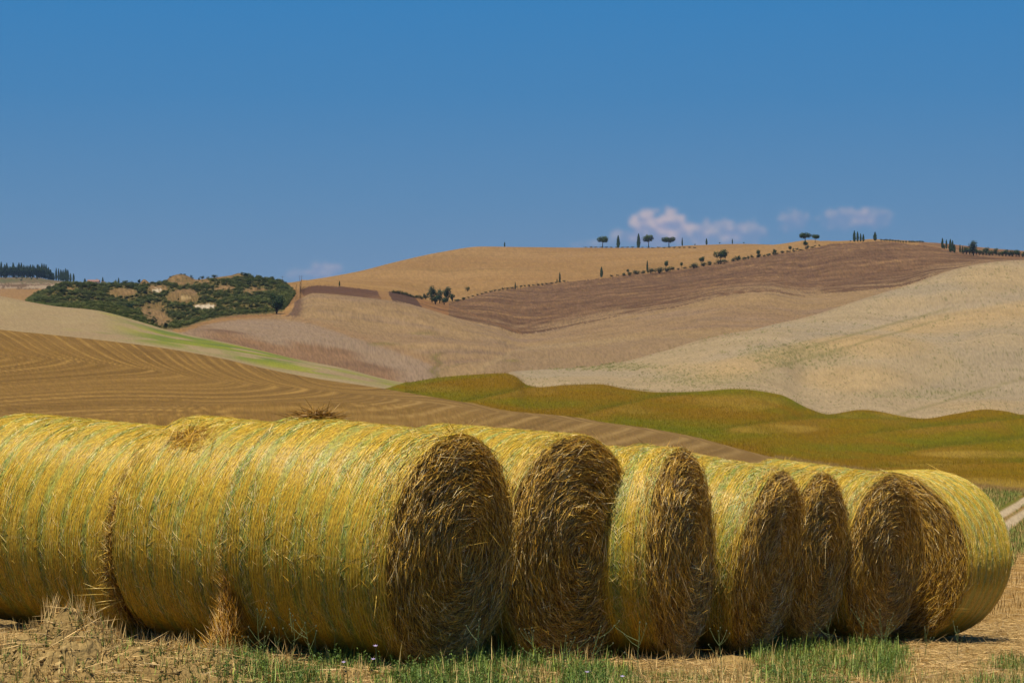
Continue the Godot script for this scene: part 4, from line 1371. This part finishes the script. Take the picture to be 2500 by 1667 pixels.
# ================================================================ meadow growth
func make_meadow_growth() -> void:
	var tuft := Tubes.new()
	for k in 7:
		var a := TAU * k / 7.0
		var b := Vector3(cos(a), 0, sin(a))
		var tip := b * 0.35 + Vector3(0, 0.8 + 0.2 * sin(k * 2.3), 0)
		var ac := b.cross(Vector3.UP) * 0.05
		tuft.leaf(b * 0.1 + tip * 0.5, tip, ac, Vector3(b.x * 0.4, 0.7, b.z * 0.4).normalized(), Color.WHITE)
	var m := tuft.mesh()
	var s := Cloudset.new()
	var e := Cloudset.new()
	var NC := cols.size()
	var leaf_mat := mat(Color.WHITE, 0.7, true, 0.25)
	var tries := 0
	while tries < 52000:
		tries += 1
		var X := rng.randf_range(880.0, 2440.0)
		var i := int((X - cols[0]) / 1.0)
		var p := spot_row(X, rng.randf(), "dipB" if X < 1780.0 else "verge", "E")
		if X < 1780.0 and p.z > -curve(B_D, X) * 1.2: continue
		if X < 930.0: continue
		if X > 1780.0 and p.z > -52.0: continue
		var d := -p.z
		var Ym := CY - F * p.y / d
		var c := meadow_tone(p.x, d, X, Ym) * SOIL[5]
		if rng.randf() < 0.05: c = c.lerp(Color(0.30, 0.21, 0.09), 0.6)
		if X > 1780.0 and d < 80.0: c = c.lerp(Color(0.27, 0.18, 0.07), 0.7)
		var hgt := rng.randf_range(0.06, 0.21) * (0.5 + d / 300.0)
		if Ym - curve(C_Y, X) < 4.0: hgt *= rng.randf_range(0.4, 1.1)
		s.add(Basis(Vector3.UP, rng.randf() * TAU).scaled(Vector3(hgt * 0.5, hgt * 1.3, hgt * 0.5)), p, c * rng.randf_range(0.7, 1.75))
	for n in 9000:
		var X := rng.randf_range(2180.0, 2460.0)
		var d := rng.randf_range(23.0, 54.0)
		var x := (X - CX) / F * d
		var off := x - (9.85 + (d - 40.7) * 0.331)
		if absf(off) < 0.2 or absf(off - 0.44) < 0.2: continue
		var green := off > -1.4 and off < 1.3
		if not green and d < 36.0 and rng.randf() < 0.8: continue
		var c := Color(0.13, 0.16, 0.035) if green and rng.randf() < 0.7 else Color(0.32, 0.21, 0.08)
		var hgt := rng.randf_range(0.05, 0.16) * (0.7 if absf(off - 0.22) < 0.3 else 1.2)
		s.add(Basis(Vector3.UP, rng.randf() * TAU).scaled(Vector3(hgt * 0.9, hgt, hgt * 0.9)), Vector3(x, ground_at(x, d), -d), c * rng.randf_range(0.7, 1.3))
	tag(scatter("meadow_grass", s, m, leaf_mat, self), "dry and green tufts of grass covering the olive meadow", "grass")
	tries = 0
	while tries < 26000:
		tries += 1
		var X := rng.randf_range(1200.0, 2440.0)
		var p := spot_row(X, rng.randf(), "E", "dipE")
		var d := -p.z
		var Y := CY - F * p.y / d
		var weed := blob(X, Y, 1830.0, 815.0, 170.0, 40.0) * 1.2 + blob(X, Y, 1640.0, 862.0, 190.0, 26.0) * 0.7 + blob(X, Y, 2150.0, 905.0, 210.0, 22.0) * 0.8 + blob(X, Y, 1400.0, 842.0, 170.0, 14.0)
		if rng.randf() > 0.012 + weed * 0.7 + n_streak.get_noise_2d(p.x * 0.6, d * 1.4) * 0.3: continue
		if weed > 0.15 and fposmod((Y + 0.24 * X) / 7.5 + 0.6 * n_mid.get_noise_2d(X * 0.8, Y * 0.8), 1.0) > 0.5: continue
		var hgt := rng.randf_range(0.22, 0.5) * d / 330.0
		e.add(Basis(Vector3.UP, rng.randf() * TAU).scaled(Vector3(hgt * 1.5, hgt, hgt * 1.5)), p, Color(0.10, 0.125, 0.035).lerp(Color(0.19, 0.18, 0.06), rng.randf()))
	tag(scatter("field_tufts", e, m, leaf_mat, self), "green weed tufts dotted over the pale slope", "weeds")

func spot_row(X: float, t: float, from: String, to: String) -> Vector3:
	var lo := 0
	var hi := cols.size() - 1
	while hi - lo > 1:
		var m := (lo + hi) / 2
		if cols[m] <= X: lo = m
		else: hi = m
	var r := int(lerpf(seg_start[from], seg_start[to], t))
	var d := gd[lo * NR + r]
	return Vector3((X - CX) / F * d, gy[lo * NR + r], -d)

# ================================================================ trees
var crown_mat: StandardMaterial3D
var bark_mat: StandardMaterial3D
var protos := {}

# crown of leaf clumps: kind decides the outline; unit height 1, unit half width 1
func crown_mesh(kind: String, sd: int, tint: Color) -> ArrayMesh:
	var r := RandomNumberGenerator.new()
	r.seed = sd
	var t := Tubes.new()
	var lobes := []
	var count := 700
	match kind:
		"cypress":
			count = 900
		"pine":
			count = 1500
			for k in 14:
				var a := r.randf() * TAU
				var q := sqrt(r.randf()) * 0.72
				lobes.append([Vector3(cos(a) * q, 0.74 - 0.13 * q * q + r.randf_range(-0.07, 0.06), sin(a) * q), Vector3(0.40, 0.24, 0.40)])
		"ball":
			count = 900
			for k in 9:
				var a := r.randf() * TAU
				var q := sqrt(r.randf()) * 0.55
				lobes.append([Vector3(cos(a) * q, r.randf_range(0.50, 0.82), sin(a) * q), Vector3(0.5, 0.2, 0.5)])
		"bush":
			count = 520
			for k in 9:
				var a := r.randf() * TAU
				var q := sqrt(r.randf()) * 0.6
				lobes.append([Vector3(cos(a) * q, r.randf_range(0.25, 0.68), sin(a) * q), Vector3(0.45, 0.32, 0.45)])
		"tree":
			count = 1100
			for k in 15:
				var a := r.randf() * TAU
				var q := sqrt(r.randf()) * 0.6
				lobes.append([Vector3(cos(a) * q, r.randf_range(0.22, 0.83), sin(a) * q), Vector3(0.42, 0.17, 0.42)])
	for n in count:
		var p: Vector3
		var nn: Vector3
		var size := 0.12
		if kind == "cypress":
			var u := r.randf()
			var a := r.randf() * TAU
			var rad := pow(sin(PI * pow(clampf(u * 0.93 + 0.04, 0.0, 1.0), 0.62)), 0.75) * (0.82 + 0.2 * sin(a * 3.0 + u * 9.0 + sd)) * sqrt(r.randf_range(0.35, 1.0))
			p = Vector3(cos(a) * rad, 0.05 + 0.95 * u, sin(a) * rad)
			nn = Vector3(cos(a), 0.45, sin(a)).normalized()
			var al := Vector3(cos(a) * 0.12, 0.085, sin(a) * 0.12)
			t.leaf(p, al, Vector3(-sin(a), 0, cos(a)) * r.randf_range(0.25, 0.5), nn, tint * r.randf_range(0.6, 1.35))
			continue
		var lb: Array = lobes[r.randi() % lobes.size()]
		var dir := Vector3(r.randfn(), r.randfn(), r.randfn()).normalized()
		p = lb[0] + dir * (lb[1] as Vector3) * pow(r.randf(), 0.33)
		nn = (dir + Vector3(0, 0.35, 0)).normalized()
		var ax := Vector3(r.randfn(), r.randfn() * 0.6, r.randfn()).normalized() * r.randf_range(0.10, 0.2)
		var ay := ax.cross(nn).normalized() * r.randf_range(0.08, 0.17)
		var k3 := 0.45 if kind != "tree" else 0.4
		t.leaf(p, Vector3(ax.x, ax.y * k3, ax.z), Vector3(ay.x, ay.y * k3, ay.z), nn, tint * r.randf_range(0.55, 1.4))
	return t.mesh()

func trunk_mesh(kind: String, sd: int) -> ArrayMesh:
	var r := RandomNumberGenerator.new()
	r.seed = sd + 99
	var t := Tubes.new()
	var c := Color(0.10, 0.075, 0.052)
	match kind:
		"cypress":
			t.tube([Vector3(0, -0.03, 0), Vector3(0, 0.2, 0), Vector3(0, 0.9, 0)], [0.2, 0.15, 0.03], 5, c)
		"pine":
			t.tube([Vector3(0, -0.03, 0), Vector3(0.03, 0.25, 0), Vector3(0.0, 0.52, 0.02)], [0.085, 0.062, 0.05], 6, c)
			for k in 6:
				var a := TAU * k / 6.0 + r.randf()
				var e := Vector3(cos(a) * 0.6, 0.76, sin(a) * 0.6)
				t.tube([Vector3(0, 0.44 + 0.02 * k, 0.01), e * Vector3(0.5, 0.86, 0.5), e], [0.042, 0.03, 0.012], 4, c)
		"ball":
			t.tube([Vector3(0, -0.03, 0), Vector3(0.02, 0.3, 0), Vector3(0, 0.7, 0)], [0.08, 0.06, 0.03], 5, c)
			for k in 5:
				var a := TAU * k / 5.0
				t.tube([Vector3(0, 0.45, 0), Vector3(cos(a) * 0.4, 0.7, sin(a) * 0.4)], [0.04, 0.015], 4, c)
		_:
			for k in 5:
				var a := TAU * k / 5.0 + r.randf()
				t.tube([Vector3(0, -0.03, 0), Vector3(cos(a) * 0.2, 0.3, sin(a) * 0.2), Vector3(cos(a) * 0.45, 0.65, sin(a) * 0.45)], [0.06, 0.045, 0.015], 4, c)
	return t.mesh()

const TINTS := {"cypress": Color(0.036, 0.058, 0.026), "pine": Color(0.062, 0.092, 0.022), "ball": Color(0.055, 0.085, 0.026), "bush": Color(0.058, 0.082, 0.028), "tree": Color(0.075, 0.105, 0.048), "dark": Color(0.032, 0.062, 0.026), "olive": Color(0.13, 0.15, 0.095), "dusty": Color(0.13, 0.115, 0.055)}
const SHAPE_NAME := {"cypress": "cypress_tree", "pine": "umbrella_pine", "ball": "young_pine", "bush": "bush", "tree": "broadleaf_tree", "dark": "broadleaf_tree", "olive": "olive_tree", "dusty": "dry_bush"}
const CATEGORY := {"cypress": "cypress", "pine": "pine tree", "ball": "pine tree", "bush": "bush", "tree": "tree", "dark": "tree", "olive": "olive tree", "dusty": "bush"}

func plant(kind: String, at: Vector3, h: float, w: float, label: String, group: String) -> void:
	var shape: String = {"dark": "tree", "olive": "bush", "dusty": "bush"}.get(kind, kind)
	var variant := rng.randi() % 3
	var key := "%s%d" % [kind, variant]
	var o: Node3D
	if not protos.has(key):
		o = thing(SHAPE_NAME[kind], label, CATEGORY[kind], at, group)
		part("crown", crown_mesh(shape, 200 + variant * 17, TINTS[kind]), crown_mat, o)
		part("trunk", trunk_mesh(shape, 300 + variant), bark_mat, o)
		protos[key] = o
	else:
		o = protos[key].duplicate()
		o.name = numbered(SHAPE_NAME[kind])
		add_child(o, true)
		tag(o, label, CATEGORY[kind], group)
	o.basis = Basis(Vector3.UP, rng.randf() * TAU).scaled_local(Vector3(w * 0.5, h, w * 0.5))
	o.position = at - Vector3(0, h * 0.015, 0)

func grow(kind: String, X: float, Y: float, hpx: float, wpx: float, label: String, group: String, from := "F", to := "dipH") -> void:
	var p := spot(X, Y, from, to)
	var s := -p.z / F
	plant(kind, p, hpx * s, wpx * s, label, group)

const ORDINALS := ["first", "second", "third", "fourth", "fifth", "sixth", "seventh", "eighth", "ninth", "tenth", "eleventh", "twelfth", "thirteenth", "fourteenth", "fifteenth", "sixteenth", "seventeenth", "eighteenth", "nineteenth", "twentieth"]

# "third from the left", or from the right beyond the middle
func place_in_row(k: int, n: int) -> String:
	var end := "left"
	var i := k
	if k >= (n + 1) / 2:
		end = "right"
		i = n - 1 - k
	return "%s from the %s" % [ORDINALS[i], end]

func make_trees() -> void:
	crown_mat = mat(Color.WHITE, 0.8, true, 0.2)
	crown_mat.backlight_enabled = true
	crown_mat.backlight = Color(0.12, 0.14, 0.06)
	bark_mat = mat(Color.WHITE, 0.9, true, 0.2)
	var sk := "trees on the skyline of the golden hill"
	for q in [["pine", 1384.7, 568.0, 28.0, 29.0, "leftmost umbrella pine on the skyline, standing alone"], ["cypress", 1420.2, 568.0, 28.5, 9.6, "skyline cypress on a bare stem, between the two left umbrella pines"],
		["cypress", 1467.0, 568.0, 32.5, 9.8, "tallest skyline cypress, touching an umbrella pine"], ["pine", 1490.4, 569.0, 31.5, 30.0, "tallest umbrella pine on the skyline, beside the tall cypress"],
		["pine", 1537.0, 568.0, 26.0, 34.0, "broad umbrella pine between the tall cypress pair and the thin cypress"], ["cypress", 1567.4, 565.5, 19.0, 4.2, "thin skyline cypress right of the broad umbrella pine"],
		["bush", 1597.0, 563.0, 4.0, 6.0, "tiny bush on the skyline below the cloud"], ["cypress", 1623.3, 562.5, 15.0, 5.6, "short stout skyline cypress under the right part of the cloud"],
		["ball", 1653.6, 561.0, 5.5, 5.0, "tiny young pine between two small skyline cypresses"], ["cypress", 1682.6, 561.0, 12.5, 3.4, "small thin cypress farthest along the bare skyline"],
		["ball", 1708.5, 560.5, 4.5, 5.0, "tiny young pine right of the last small skyline cypress"],
		["pine", 1849.8, 558.5, 25.0, 31.0, "larger of the two touching umbrella pines on the grassy knoll"], ["pine", 1873.0, 557.5, 21.0, 21.0, "smaller of the two touching umbrella pines on the grassy knoll"],
		["cypress", 1159.0, 568.0, 11.0, 4.0, "lone small cypress on the left part of the golden crest"],
		["cypress", 1963.0, 558.5, 25.5, 8.0, "tallest cypress of the four in a cluster above the burnt field"], ["cypress", 1970.6, 558.5, 23.5, 6.6, "second tallest cypress of the cluster above the burnt field"],
		["cypress", 1977.5, 557.5, 19.0, 5.4, "third cypress of the cluster above the burnt field"], ["cypress", 1983.7, 557.0, 17.0, 6.2, "shortest cypress of the cluster above the burnt field"],
		["cypress", 2010.6, 554.5, 20.0, 9.6, "stout lone cypress right of the cluster of four"], ["bush", 1954.0, 558.5, 4.0, 5.0, "tiny bush left of the cypress cluster"]]:
		grow(q[0], q[1], q[2], q[3], q[4], q[5], sk, "H")
	var hd := "trees along the edge of the burnt field"
	for q in [["cypress", 779.5, 657.0, 12.0, 4.4, "lone small cypress above the dark strip of field"], ["cypress", 1183.5, 665.0, 17.0, 3.6, "thin lone cypress at the left of the field edge"], ["cypress", 1279.5, 651.5, 9.5, 3.0, "tiny cypress beside a taller thin one"],
		["cypress", 1286.0, 651.5, 23.5, 5.2, "thin cypress towering over a tiny one"], ["cypress", 1381.8, 638.0, 24.0, 8.2, "stout dark cypress alone on the field edge"], ["cypress", 1487.0, 624.0, 26.0, 5.2, "slim cypress beside the round bush on the field edge"],
		["ball", 1442.6, 632.0, 13.5, 8.0, "small young pine left of the slim cypress"], ["ball", 1529.7, 622.0, 24.0, 15.0, "round headed young pine behind the dark bushes"], ["ball", 1566.5, 617.0, 16.0, 11.0, "small flat headed young pine in the middle of the hedge"],
		["ball", 1611.0, 610.0, 22.0, 17.0, "round young pine left of the big one"], ["ball", 1655.7, 607.0, 37.0, 36.0, "biggest round pine of the hedge, over two dark bushes"], ["ball", 1697.0, 600.0, 14.0, 8.0, "tiny young pine over bushes right of the big pine"],
		["ball", 1742.6, 592.0, 19.0, 13.0, "young pine on a bush, fourth from the top of the hedge"], ["ball", 1781.0, 586.0, 15.5, 11.0, "young pine on a bush, third from the top of the hedge"], ["ball", 1816.0, 580.0, 15.5, 12.5, "young pine on a thin bare stem near the top of the hedge"], ["ball", 1851.4, 573.0, 20.5, 15.5, "young pine at the top of the hedge, before the knoll pines"]]:
		grow(q[0], q[1], q[2], q[3], q[4], q[5], hd, "F")
	var bs := [[1495.0, 628.5, 12.5, 14.0, "dense round bush touching the slim cypress"], [1514.6, 627.0, 14.5, 23.0, "widest dark bush in the hedge"], [1532.0, 625.0, 12.5, 18.0, "dark bush joined to the widest one on its right"], [1545.0, 622.0, 7.5, 11.0, "low bush ending the dark clump"],
		[1464.0, 631.0, 9.5, 20.0, "low wide bush left of the slim cypress"], [1447.0, 634.0, 9.0, 9.0, "small bush below the small young pine"], [1433.0, 634.0, 6.5, 10.0, "small grey bush at the left start of the hedge"], [1479.0, 629.0, 7.0, 12.0, "bush at the foot of the slim cypress"],
		[1594.0, 616.0, 11.5, 21.0, "wide bush left of the round young pine"], [1617.0, 611.0, 9.5, 15.0, "bush under the round young pine"], [1632.0, 609.0, 10.0, 14.0, "separate round bush left of the big pine"], [1650.6, 607.0, 10.0, 14.0, "dark bush under the left side of the big pine"],
		[1663.6, 604.0, 9.0, 15.0, "dark bush under the right side of the big pine"], [1694.6, 599.0, 11.0, 15.0, "bush under the tiny young pine"], [1685.0, 600.0, 8.5, 9.0, "bush just left of the tiny young pine"], [1709.0, 597.0, 6.5, 11.0, "low bush right of the tiny young pine"],
		[1720.0, 595.0, 8.5, 7.0, "upright small bush on the upper hedge"], [1727.0, 593.0, 7.0, 6.0, "narrow small bush on the upper hedge"], [1742.6, 591.0, 9.0, 13.0, "bush under the fourth young pine"], [1765.0, 588.0, 5.5, 11.0, "low grey bush between two young pines"],
		[1778.0, 586.0, 9.0, 10.0, "bush under the third young pine"], [1798.0, 581.5, 5.5, 6.0, "tiny bush between two upper young pines"], [1823.0, 577.0, 6.0, 5.0, "tiny bush right of the thin stemmed pine"], [1831.0, 575.0, 5.5, 8.0, "small bush near the top of the hedge"],
		[1856.0, 572.0, 9.0, 6.0, "dark bush at the foot of the topmost young pine"], [1883.0, 566.5, 4.0, 7.0, "last low bush at the upper end of the hedge"]]
	for q in bs: grow("bush", q[0], q[1] + 0.5, q[2] * 1.25, q[3] * 1.25, q[4], "bushes along the edge of the burnt field", "F")
	# willow clump in the fold of the hill and the low bushes beside it
	for q in [["tree", 992.0, 694.0, 41.0, 27.0, "tallest grey green tree of the clump in the fold"], ["tree", 1010.0, 697.0, 36.0, 22.0, "middle tree of the clump in the fold"], ["tree", 1028.0, 694.0, 39.0, 26.0, "right tree of the clump in the fold"], ["dark", 1000.0, 699.0, 22.0, 24.0, "dark bushy tree at the foot of the clump"], ["dark", 1020.0, 700.0, 20.0, 24.0, "second dark bushy tree at the foot of the clump"],
		["dark", 1039.0, 692.0, 20.0, 14.0, "dark shrub closing the clump on its right"], ["bush", 1074.0, 669.0, 14.0, 15.0, "round bush standing alone right of the clump"], ["tree", 978.0, 689.0, 17.0, 16.0, "small tree at the left of the clump"]]:
		grow(q[0], q[1], q[2], q[3], q[4], q[5], "trees in the fold of the hill", "F")
	for k in 20:
		var X := 902.0 + k * 3.9 if k < 18 else 1050.0 + (k - 18) * 14.0
		grow("bush" if k % 3 else "dusty", X, curve(GH_Y, X) + 2.0, 6.0 + 5.0 * hash2(k, 1), 9.0 + 5.0 * hash2(k, 2), "low shrub left of the grey green clump, " + place_in_row(k, 20), "shrubs along the fold of the hill", "F")
	for k in 26:
		var X := 1046.0 + k * 10.0
		grow("dusty", X, curve(GH_Y, X) + 1.0, 4.0 + 4.0 * hash2(k, 4) * (1.0 - k / 40.0), 9.0 + 5.0 * hash2(k, 5), "low dry shrub on the golden hill's lower edge, " + place_in_row(k, 26), "dry shrubs along the field edge", "F")
	for k in 34:
		var X := 1405.0 + k * 14.0
		grow("dusty", X, curve(GH_Y, X) + 1.0, 4.0 + 3.0 * hash2(k, 6), 10.0 + 6.0 * hash2(k, 7), "low dry shrub in the hedge of young pines, " + place_in_row(k, 34), "dry shrubs in the hedge", "F")
	for k in 24:
		var X := 1345.0 + k * 12.0
		if k > 21: X = 1840.0 + (k - 21) * 16.0
		grow("dusty", X, 570.0, 2.6 + 1.8 * hash2(k, 8), 13.0, "low dry scrub on the skyline under the pines, " + place_in_row(k, 24), "dry scrub on the skyline", "H")
	# right end of the ridge
	for q in [["cypress", 2165.5, 570.0, 23.5, 7.0, "tallest cypress of the right group, at its left end"], ["cypress", 2169.5, 572.0, 10.0, 5.0, "small cypress at the foot of the tallest in the right group"], ["cypress", 2174.6, 571.0, 21.0, 5.6, "slim second cypress of the right group"], ["cypress", 2183.7, 579.0, 29.5, 9.0, "thick dark cypress in the middle of the right group"],
		["cypress", 2189.0, 577.0, 25.0, 7.0, "cypress leaning on the thick dark one"], ["cypress", 2193.5, 580.0, 19.0, 6.2, "low cypress right of the thick dark one"], ["cypress", 2206.0, 580.0, 18.0, 5.4, "left of the paired small cypresses beside the big tree"], ["cypress", 2211.5, 580.0, 15.5, 4.4, "right of the paired small cypresses beside the big tree"],
		["tree", 2237.0, 587.0, 39.0, 26.0, "big grey green tree at the right end of the ridge"]]:
		grow(q[0], q[1], q[2], q[3], q[4], q[5], "trees at the right end of the ridge", "F")
	for k in 22:
		var X := 2213.0 + k * 7.6
		grow(["bush", "tree", "bush"][k % 3], X, lerpf(584.0, 592.0, k / 22.0), 14.0 + 7.0 * hash2(k, 9) - k * 0.1, 15.0 + 6.0 * hash2(k, 10), "green bush in the ridge thicket, " + place_in_row(k, 22), "thicket at the right end of the ridge", "F")
	for k in 16:
		var X := 2025.0 + k * 6.4
		grow("bush", X, 557.5, 5.2 + 2.0 * hash2(k, 11), 9.0, "low green vine bush along the crest, " + place_in_row(k, 16), "row of vines on the crest", "H")
	# far cypress wood at the left edge
	var tops := [10, 245, 60, 280, 90, 260, 180, 255, 190, 275, 265, 255, 300, 260, 335, 290, 385, 320, 430, 285, 465, 285, 530, 280, 560, 300, 595, 260, 625, 262, 655, 265, 690, 300, 720, 330, 745, 375, 765, 380, 800, 310, 835, 320, 865, 335, 885, 345, 910, 340, 935, 320, 955, 335, 970, 345, 1005, 390, 1050, 390]
	for k in tops.size() / 2:
		var X: float = tops[2 * k] * 0.16
		var Yt: float = 564.5 + tops[2 * k + 1] * 0.16
		var Yb := lerpf(638.0, 645.0, sstep(90.0, 170.0, X))
		grow("cypress", X, Yb, Yb - Yt + 1.5, 8.5 if X < 120.0 else 6.0, ("dark cypress of the far wood, " + place_in_row(k, 20)) if X < 125.0 else ("slender cypress of the far row beside the wood, " + place_in_row(k - 20, 10)), "cypresses of the far wood" if X < 125.0 else "cypresses of the far row", "J", "far")
	for k in 26:
		grow("dark", 2.0 + k * 4.45, lerpf(637.5, 640.0, k / 25.0), (22.0 if k % 2 else 27.0) + 5.0 * hash2(k, 12) - (8.0 if k > 22 else 0.0), 17.0 + 4.0 * hash2(k, 13), "dark round tree in the far wood, " + place_in_row(k, 26), "round trees of the far wood", "J", "far")
	var nth := -1
	for q in [11.0, 37.0, 47.0, 50.0, 61.0, 72.0, 84.0]:
		nth += 1
		grow("olive", q, 641.5 if q != 47.0 else 645.5, 6.5, 9.0, "grey olive tree below the far wood, " + place_in_row(nth, 7), "olive trees below the far wood", "J", "far")
	for q in [[235.0, 651.0, 17.0, 5.6, "cypress beside the far farmhouse roof"], [265.0, 655.0, 14.0, 4.2, "small far cypress left of its taller neighbour behind the knoll"], [271.5, 655.0, 18.5, 6.0, "far cypress just left of the round tree on the knoll"], [194.0, 650.0, 10.0, 7.0, "small dark far tree left of the farmhouse roof"]]:
		grow("cypress", q[0], q[1], q[2], q[3], q[4], "far cypresses behind the scrub knoll", "J", "far")

# ================================================================ scrub hill
func make_scrub() -> void:
	var s := Cloudset.new()
	var m := crown_mesh("bush", 888, Color.WHITE)
	var tries := 0
	while tries < 30000:
		tries += 1
		var X := rng.randf_range(62.0, 686.0)
		var p := spot_row(X, rng.randf(), "F", "dipH")
		var d := -p.z
		var Y := CY - F * p.y / d
		if Y > curve(FG_Y, X) - 3.5: continue
		if off_knoll(X, Y): continue
		var b := bare_at(X, Y)
		if b > 1.0: continue
		var keep := 1.0 - sstep(0.2, 0.75, b) * 0.96
		if rng.randf() > keep * 0.75: continue
		var w := (5.0 + 11.0 * pow(rng.randf(), 1.5)) * d / F * (0.75 if b > 0.3 else 1.0)
		var h := w * rng.randf_range(0.5, 0.85)
		s.add(Basis(Vector3.UP, rng.randf() * TAU).scaled(Vector3(w * 0.5, h, w * 0.5)), p - Vector3(0, h * 0.12, 0), Color(0.06, 0.085, 0.022).lerp(Color(0.19, 0.20, 0.06), pow(rng.randf(), 1.5)) * rng.randf_range(0.75, 1.2))
	tag(scatter("shrubbery", s, m, crown_mat, self), "dark scrub covering the eroded knoll", "shrubs")
	var kn := "single bushes on the scrub knoll"
	for q in [["dark", 635.0, 722.0, 50.0, 38.0, "big dark round tree at the right foot of the scrub knoll"], ["bush", 438.6, 640.0, 10.0, 7.0, "upright small bush on the knoll's skyline beside the bare mound"], ["bush", 463.5, 640.0, 9.5, 14.0, "round bush on the knoll's skyline, left of the flat one"], ["bush", 492.0, 639.0, 9.5, 20.0, "flat wide bush on the knoll's skyline"],
		["dark", 564.0, 636.0, 11.0, 17.0, "dark bush on the highest point of the knoll"], ["dark", 319.0, 652.0, 12.0, 9.0, "dark upright bush left of the small bare mound"], ["tree", 288.0, 655.0, 11.5, 20.0, "open round tree on the left skyline of the knoll"], ["dark", 258.0, 656.0, 9.0, 13.0, "dark round bush left of the open round tree"],
		["bush", 456.0, 645.0, 8.0, 6.0, "small bush on the grass right of the bare mound"], ["dark", 381.0, 755.0, 15.0, 13.0, "dark bush at the lowest corner of the knoll by the path"], ["dark", 352.0, 745.0, 15.0, 17.0, "dark bush low on the bare slope of the knoll"], ["bush", 331.0, 735.0, 8.0, 8.0, "small bush alone on the bare lower slope"], ["bush", 316.0, 733.0, 9.0, 8.0, "small bush at the left of the bare lower slope"],
		["dark", 298.0, 713.0, 15.0, 20.0, "dark clump above the fallow field's edge"], ["dark", 374.0, 716.0, 8.0, 8.0, "small dark bush below the tan bare patch"], ["dark", 571.0, 661.0, 14.0, 13.0, "dark bush beside the pale grassy rill near the knoll's top"]]:
		grow(q[0], q[1], q[2], q[3], q[4], q[5], kn, "F")

# ================================================================ buildings and poles
func box(t: SurfaceTool, c: Vector3, s: Vector3) -> void:
	var b := BoxMesh.new()
	b.size = s
	t.append_from(b, 0, Transform3D(Basis(), c))

func make_buildings() -> void:
	var wall := mat(Color(0.42, 0.33, 0.24), 0.9)
	var tile := mat(Color(0.21, 0.11, 0.075), 0.9)
	var dark := mat(Color(0.04, 0.035, 0.03), 0.6)
	var p := spot(214.0, 653.0, "J", "far")
	var s := -p.z / F
	var o := thing("farmhouse", "far farmhouse showing its red tiled roof above the scrub knoll", "farmhouse", p)
	var w := 26.0 * s
	var h := 6.0 * s
	var t := SurfaceTool.new()
	t.begin(Mesh.PRIMITIVE_TRIANGLES)
	box(t, Vector3(0, h * 0.5 - 0.3, 0), Vector3(w, h + 0.6, w * 0.6))
	part("wall", t.commit(), wall, o)
	var pr := PrismMesh.new()
	pr.size = Vector3(w * 0.66, 4.6 * s, w * 1.06)
	var rf := part("roof", pr, tile, o)
	rf.position = Vector3(0, h + 2.3 * s, 0)
	rf.rotation.y = PI / 2
	t = SurfaceTool.new()
	t.begin(Mesh.PRIMITIVE_TRIANGLES)
	box(t, Vector3.ZERO, Vector3(0.7, 2.0, 0.7))
	var ch := part("chimney", t.commit(), wall, o)
	ch.position = Vector3(w * 0.3, h + 4.0 * s, 0)
	for k in 3:
		t = SurfaceTool.new()
		t.begin(Mesh.PRIMITIVE_TRIANGLES)
		box(t, Vector3((k - 1) * w * 0.3, h * 0.6, w * 0.301), Vector3(0.9, 1.2, 0.06))
		part("window", t.commit(), dark, o)
	p = spot(235.5, 652.5, "J", "far")
	o = thing("barn", "small far outbuilding with red roof beside the farmhouse cypress", "barn", p)
	t = SurfaceTool.new()
	t.begin(Mesh.PRIMITIVE_TRIANGLES)
	box(t, Vector3(0, 0.9, 0), Vector3(7.0 * s, 2.4, 5.0 * s))
	part("wall", t.commit(), wall, o)
	pr = PrismMesh.new()
	pr.size = Vector3(6.0 * s, 2.4 * s, 8.0 * s)
	rf = part("roof", pr, tile, o)
	rf.position = Vector3(0, 2.1 + 1.2 * s, 0)
	rf.rotation.y = PI / 2
	# dark hut beside the far track
	p = spot(109.0, 661.5, "G", "far")
	p = spot(108.0, 663.0, "H", "far")
	o = thing("hut", "tiny dark hut where the far track meets the scrub", "hut", p)
	s = -p.z / F
	t = SurfaceTool.new()
	t.begin(Mesh.PRIMITIVE_TRIANGLES)
	box(t, Vector3(0, 1.6 * s, 0), Vector3(4.6 * s, 3.6 * s, 4.0 * s))
	part("wall", t.commit(), dark, o)
	pr = PrismMesh.new()
	pr.size = Vector3(5.4 * s, 1.6 * s, 4.6 * s)
	rf = part("roof", pr, mat(Color(0.16, 0.07, 0.055), 0.8), o)
	rf.position = Vector3(0, 4.2 * s, 0)
	# poles on the saddle
	var pole := mat(Color(0.12, 0.1, 0.085), 0.9)
	for q in [[688.0, 646.5, 14.0, "left of two close thin poles on the saddle"], [692.5, 646.0, 13.0, "right of two close thin poles on the saddle"], [648.0, 655.0, 20.0, "thin pole rising behind the right shoulder of the scrub knoll"]]:
		p = spot(q[0], q[1], "G", "far")
		s = -p.z / F
		o = thing("utility_pole", q[3], "pole", p)
		var tb := Tubes.new()
		tb.tube([Vector3(0, -0.2, 0), Vector3(0, q[2] * s, 0)], [0.08, 0.05], 6)
		part("post", tb.mesh(), pole, o)
		tb = Tubes.new()
		tb.tube([Vector3(-0.7, q[2] * s - 0.4, 0), Vector3(0.7, q[2] * s - 0.4, 0)], [0.035, 0.035], 4)
		part("crossarm", tb.mesh(), pole, o)
